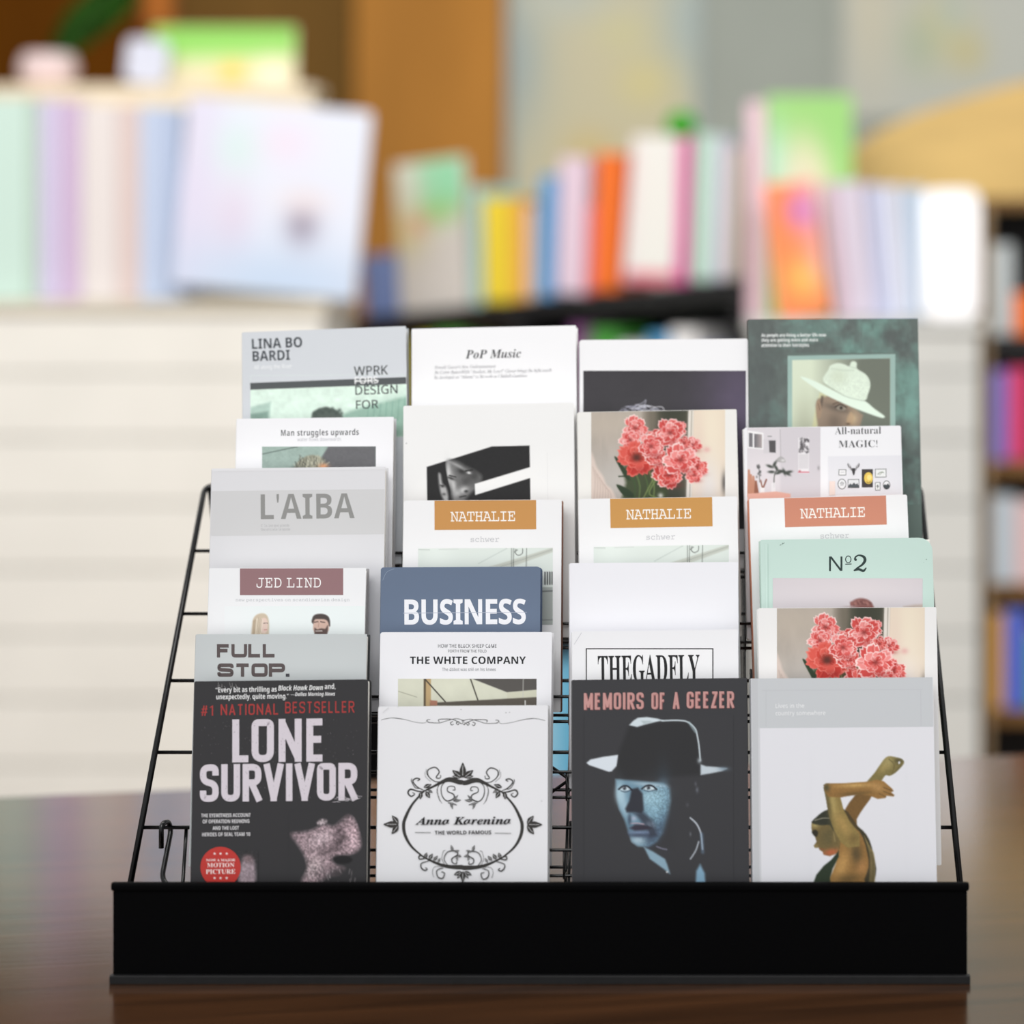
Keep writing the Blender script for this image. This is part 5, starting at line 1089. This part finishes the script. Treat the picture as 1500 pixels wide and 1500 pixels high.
for X, Y, rx, ry in ((743, 1110, 27, 33), (1024, 1115, 23, 28)): c.poly(ring(*Z4(X, Y), rx/4.2857, ry/4.2857, 24), (60, 60, 62)); c.poly(ring(*Z4(X, Y), (rx-4)/4.2857, (ry-4)/4.2857, 24), (238, 239, 241))
c.poly([Z4(1004, 1120), Z4(1014, 1108), Z4(1022, 1116), Z4(1032, 1104), Z4(1044, 1120), Z4(1038, 1136), Z4(1024, 1141), Z4(1010, 1136)], (70, 76, 80))
c.poly([Z4(784, 1120), Z4(796, 1106), Z4(806, 1114), Z4(818, 1100), Z4(830, 1112), Z4(840, 1104), Z4(848, 1118), Z4(848, 1131), Z4(784, 1131)], (84, 90, 94))
c.poly(ring(*Z4(910, 1072), 6.4, 8.6, 24), (232, 200, 96)); c.poly(ring(*Z4(915, 1068), 3.4, 4, 16), (250, 226, 140)); c.stroke([Z4(898, 1095), Z4(912, 1102), Z4(925, 1092)], 1, (110, 84, 50), 4)
c.stroke([Z4(968, 1050), Z4(985, 1035), Z4(1008, 1038)], .9, (130, 140, 120), 4); c.stroke([Z4(980, 1052), Z4(1000, 1030)], .8, (150, 160, 140)); c.poly(ring(*Z4(968, 1122), 1.4, 2.2, 10), (120, 126, 126)); c.stroke([Z4(968, 1122), Z4(968, 1140)], .6, (120, 126, 126))
c.stroke([Z4(734, 1036), Z4(758, 1035)], .5, (160, 160, 164)); c.stroke([Z4(730, 1105), Z4(756, 1104)], 1, (90, 90, 94)); c.stroke([Z4(732, 1116), Z4(754, 1115)], .8, (110, 110, 114)); c.stroke([Z4(736, 1097), Z4(750, 1096)], .6, (130, 130, 134))
c.poly([Z4(806, 1016), Z4(816, 1010), Z4(826, 1016), Z4(824, 1040), Z4(817, 1056), Z4(810, 1040)], (64, 62, 64), 3); c.poly([Z4(794, 1016), Z4(808, 1018), Z4(806, 1026)], (84, 80, 82)); c.poly([Z4(838, 1015), Z4(824, 1018), Z4(827, 1026)], (84, 80, 82))
for sg in (-1, 1):
    c.stroke([Z4(816+sg*6, 1012), Z4(816+sg*26, 1006), Z4(816+sg*36, 990), Z4(816+sg*33, 978)], .9, (84, 80, 80), 4); c.stroke([Z4(816+sg*20, 1008), Z4(816+sg*18, 994)], .8, (84, 80, 80)); c.stroke([Z4(816+sg*30, 1000), Z4(816+sg*26, 985)], .8, (84, 80, 80))
c.rect(*Z4(664, 1092), *Z4(700, 1180), (240, 222, 214))
rack_book('white book with a pale room photo and a small gallery of framed pictures', 5, 241.4, 16.5, 2.2, c, back=(228, 228, 230), radius=(.0016,)*4)
c = nathalie(1097, 731, 138.9, 184.8, 0.5980, 1.72, (206, 138, 114), 512.6, -2.5)
rack_book('white book with a coral title band and a coral spine', 4, 247.1, 17, 3, c, back=(206, 138, 114), spine=(206, 138, 114), radius=(.0016,)*4)

c = C_(148.6, 210.6, 1114, 791, 0.5894, 0.91, (200, 224, 215))
INK2 = (46, 62, 60)
def Z8(X, Y): return (1060+X/4.2857, 690+Y/4.2857)
c.stroke([Z8(668, 628), Z8(668, 538)], 2.8, INK2); c.stroke([Z8(740, 626), Z8(740, 536)], 2.8, INK2); c.poly([Z8(663, 536), Z8(678, 536), Z8(746, 626), Z8(731, 626)], INK2)
oo = [Z8(783+17*math.cos(6.2832*i/20), 554+21*math.sin(6.2832*i/20)) for i in range(21)]; c.stroke(oo, 1.3, INK2); c.stroke([Z8(764, 584), Z8(804, 583)], 1.3, INK2)
c.stroke([Z8(824, 556), Z8(828, 540), Z8(850, 528), Z8(880, 538), Z8(888, 560), Z8(872, 586), Z8(840, 608), Z8(818, 626)], [2.6, 2.2, 2.2, 3.8, 4.4, 3.2, 2.2, 1.8], INK2, 5); c.stroke([Z8(818, 624), Z8(850, 616), Z8(878, 626), Z8(896, 606)], [2, 3.6, 3.6, 1.4], INK2, 5); c.poly(ring(*Z8(829, 556), 1.9, 1.9, 12), INK2)
r = Raster(1132, 847, 1352, 905, 1.3, (214, 207, 211)); r.blob(1260, 862, 60, 14, (220, 212, 214), .6)
r.fill([Z8(795, 860), Z8(800, 825), Z8(830, 804), Z8(870, 798), Z8(915, 812), Z8(942, 850), Z8(945, 900), Z8(795, 900)], (138, 92, 88), 1.6, 1, 3)
for q in range(30): x = rg2.uniform(800, 940); y = 815+abs(x-868)*.3+rg2.uniform(-6, 14); r.blob(*Z8(x, y), 2.4, 1.6, rg2.choice([(170, 120, 112), (110, 70, 68), (156, 104, 98)]), .7, rg2.uniform(0, 90))
r.blob(*Z8(790, 850), 10, 1.4, (190, 176, 176), .8); r.fill([Z8(1130, 850), Z8(1200, 838), Z8(1260, 834), Z8(1260, 900), Z8(1130, 900)], (190, 172, 160), 2, .8)
c.raster(r)
for q in ([Z8(352, 466), Z8(362, 462)], [Z8(368, 460), Z8(382, 450)], [Z8(366, 455), Z8(372, 452)]): c.stroke(q, .8, (110, 130, 124))
c.poly(ring(*Z8(1275, 553), .8, .8, 8), (150, 176, 166)); c.poly(ring(*Z8(1258, 572), .6, .6, 8), (170, 196, 186))
c.stroke([(1122, 797), (1122.6, 900)], 1.1, (214, 236, 228)); c.stroke([(1125, 797), (1125.6, 900)], .7, (186, 212, 202))
rack_book('mint green book with rounded corners and a numbered title', 3, 259.4, 16.5, 2.2, c, back=(196, 222, 212), spine=(190, 216, 206), radius=(.0115, .0012, .0006, .006))

c = C_(151.4, 214.5, 1111, 891, 0.5799, 0.44, (240, 239, 238))
flowers(c, 1138-155/4.2857*1.107, 889-600/4.2857*1.107, 1.107)
rack_book('white book with a coral flower photo, between the mint book and the dancer cover', 2, 256.9, 16.5, 2, c, back=(214, 213, 212), radius=(.001,)*4)

c = C_(152.3, 218.6, 1100, 994, 0.5704, 0.42, (232, 232, 237))
c.band(994, 1064.5, (205, 208, 211)); c.band(994, 1330, (200, 202, 205), 0, .036); c.band(1064.5, 1330, (214, 215, 219), .036, .046)
c.stroke([ZW for ZW in ((1116, 1011.5), (1352, 1010))], .8, (198, 200, 204)); c.stroke([(1349, 1011), (1349.6, 1063)], .8, (198, 199, 204)); c.stroke([(1122, 1012), (1122, 1064)], .8, (198, 201, 204))
c.text('Lives in the', 1136, 1037, 42, 5.8, (248, 249, 250), 'sans'); c.text('country somewhere', 1136, 1047.8, 73, 5.8, (248, 249, 250), 'sans')
def ZW(X, Y): return (1090+X/4.5467, 980+Y/4.5467)
r = Raster(1188, 1104, 1328, 1297, .9, (232, 232, 237)); r.only = (232, 232, 237)
SK, SKL, SKD = (150, 112, 62), (196, 164, 104), (92, 76, 48)
# far arm and hand
r.fill([ZW(690, 960), ZW(672, 935), ZW(740, 840), ZW(800, 820), ZW(860, 830), ZW(800, 920), ZW(750, 1000), ZW(752, 1050), ZW(710, 1000)], (120, 90, 50), 1, 1, 2)
r.fill([ZW(800, 780), ZW(870, 690), ZW(905, 640), ZW(935, 600), ZW(965, 582), ZW(1010, 588), ZW(1050, 600), ZW(1066, 622), ZW(1050, 650), ZW(1010, 690), ZW(970, 712), ZW(940, 710), ZW(900, 770), ZW(860, 800)], (128, 116, 70), 1, 1, 3)
r.blob(*ZW(955, 620), 8, 10, (184, 170, 116), .7, 40); r.blob(*ZW(930, 660), 10, 5, (170, 150, 94), .7, -45); r.blob(*ZW(1030, 612), 6, 4, (80, 76, 54), .8); r.blob(*ZW(1034, 624), 1.6, 2.2, (232, 232, 237), .95, 20, 4); r.line([ZW(965, 600), ZW(1000, 640), ZW(985, 700)], 1.2, (96, 86, 54), .7, .8, 4); r.line([ZW(1000, 690), ZW(1050, 640)], 1.2, (86, 80, 52), .7)
r.fill([ZW(655, 930), ZW(690, 950), ZW(752, 1040), ZW(790, 1090), ZW(760, 1120), ZW(690, 1040)], (74, 62, 38), 1, 1)
# dark hair and back
r.fill([ZW(745, 1060), ZW(790, 1075), ZW(835, 1140), ZW(860, 1230), ZW(880, 1330), ZW(870, 1400), ZW(855, 1440), ZW(780, 1440), ZW(800, 1330), ZW(812, 1240)], (58, 54, 38), 1.1, 1, 2)
for q in range(7): r.line([ZW(800+q*8, 1110+q*16), ZW(838+q*5, 1250), ZW(834+q*6, 1430)], .9, rg2.choice([(150, 132, 84), (104, 92, 58), (176, 156, 104)]), .7, .7, 4)
r.fill([ZW(480, 1000), ZW(500, 970), ZW(550, 940), ZW(600, 950), ZW(650, 1080), ZW(640, 1200), ZW(600, 1215), ZW(560, 1060), ZW(450, 1025)], (50, 52, 40), 1, 1, 3)
# face in profile, looking down to the left
r.fill([ZW(450, 1022), ZW(500, 1030), ZW(570, 1040), ZW(610, 1100), ZW(645, 1150), ZW(620, 1225), ZW(570, 1246), ZW(530, 1236), ZW(522, 1216), ZW(502, 1204), ZW(498, 1190), ZW(470, 1188), ZW(464, 1176), ZW(482, 1150), ZW(470, 1110), ZW(452, 1085), ZW(446, 1050)], (120, 102, 62), .9)
r.blob(*ZW(560, 1120), 14, 16, (96, 88, 58), .8); r.blob(*ZW(580, 1220), 12, 5, (196, 104, 66), .9, -8); r.blob(*ZW(470, 1040), 6, 4, (178, 164, 108), .8); r.fill([ZW(450, 1085), ZW(470, 1070), ZW(492, 1085), ZW(484, 1115), ZW(466, 1112)], (40, 38, 30), 1, .9, 3); r.blob(*ZW(478, 1180), 3, 3, (150, 130, 84), .8); r.line([ZW(500, 1196), ZW(530, 1200)], 1, (150, 70, 50), .8)
r.blob(*ZW(600, 1120), 3, 8, (128, 108, 66), .8, 10); r.line([ZW(595, 1090), ZW(606, 1150)], .8, (176, 160, 110), .7); r.line([ZW(470, 1010), ZW(520, 992), ZW(570, 994)], .9, (176, 170, 150), .8, .6, 4); r.fill([ZW(448, 1020), ZW(480, 985), ZW(520, 955), ZW(555, 945), ZW(575, 1010), ZW(540, 1040), ZW(480, 1036)], (52, 54, 42), .9, .9, 2); r.line([ZW(470, 1008), ZW(520, 994), ZW(568, 994)], 1, (186, 180, 160), .8, .6, 4)
# torso
r.fill([ZW(640, 1160), ZW(680, 1080), ZW(740, 1060), ZW(790, 1120), ZW(822, 1230), ZW(828, 1320), ZW(800, 1400), ZW(790, 1440), ZW(570, 1440), ZW(575, 1380), ZW(610, 1300)], SK, 1.2, 1, 2)
r.blob(*ZW(745, 1230), 9, 18, (70, 62, 42), .75, -12); r.blob(*ZW(650, 1310), 10, 24, (204, 160, 96), .75, 18); r.blob(*ZW(785, 1320), 8, 12, (190, 138, 84), .75, 15); r.blob(*ZW(690, 1400), 20, 8, (98, 80, 48), .7, -10); r.blob(*ZW(700, 1120), 10, 14, (142, 118, 66), .7)
# near arm: upper arm up to the elbow, forearm across to the hand
r.fill([ZW(530, 790), ZW(560, 762), ZW(640, 820), ZW(640, 850), ZW(660, 930), ZW(700, 1010), ZW(770, 1100), ZW(770, 1180), ZW(690, 1190), ZW(640, 1150), ZW(600, 1080), ZW(565, 980), ZW(548, 880)], (144, 124, 72), .9)
r.blob(*ZW(590, 880), 5, 24, (188, 168, 108), .7, -10); r.blob(*ZW(660, 1040), 8, 20, (184, 150, 90), .7, -30); r.blob(*ZW(560, 900), 3.6, 30, (92, 84, 54), .7, -8); r.blob(*ZW(730, 1130), 8, 8, (112, 92, 54), .6)
r.fill([ZW(530, 772), ZW(545, 762), ZW(680, 760), ZW(830, 750), ZW(880, 738), ZW(930, 748), ZW(985, 796), ZW(996, 812), ZW(980, 822), ZW(1002, 840), ZW(996, 850), ZW(950, 845), ZW(940, 860), ZW(890, 866), ZW(840, 845), ZW(760, 835), ZW(680, 848), ZW(640, 856), ZW(560, 850), ZW(533, 810)], SK, .9)
r.blob(*ZW(740, 775), 28, 3.4, (206, 168, 104), .8, -2); r.blob(*ZW(740, 830), 26, 3, (100, 80, 46), .7, -4); r.blob(*ZW(548, 790), 5, 6, (70, 72, 52), .8); r.blob(*ZW(890, 790), 12, 7, (186, 146, 92), .7, 20); r.line([ZW(930, 790), ZW(990, 812)], 1, (84, 64, 40), .8); r.line([ZW(930, 815), ZW(995, 842)], 1, (84, 64, 40), .8); r.line([ZW(900, 830), ZW(945, 852)], 1, (90, 70, 44), .7)
# dark top
r.fill([ZW(455, 1440), ZW(480, 1370), ZW(530, 1310), ZW(580, 1270), ZW(630, 1210), ZW(630, 1250), ZW(590, 1330), ZW(572, 1390), ZW(576, 1440)], (44, 56, 40), 1, 1)
r.grain(.08, 2.2, 3, (r.C[..., 2] < 200).astype(float))
c.raster(r)
rack_book('pale grey and white book showing a dancer with folded arms, front row right', 1, 250.6, 18.5, 2.2, c, back=(222, 222, 226), spine=(176, 178, 181), radius=(.0006,)*4)
place_books()
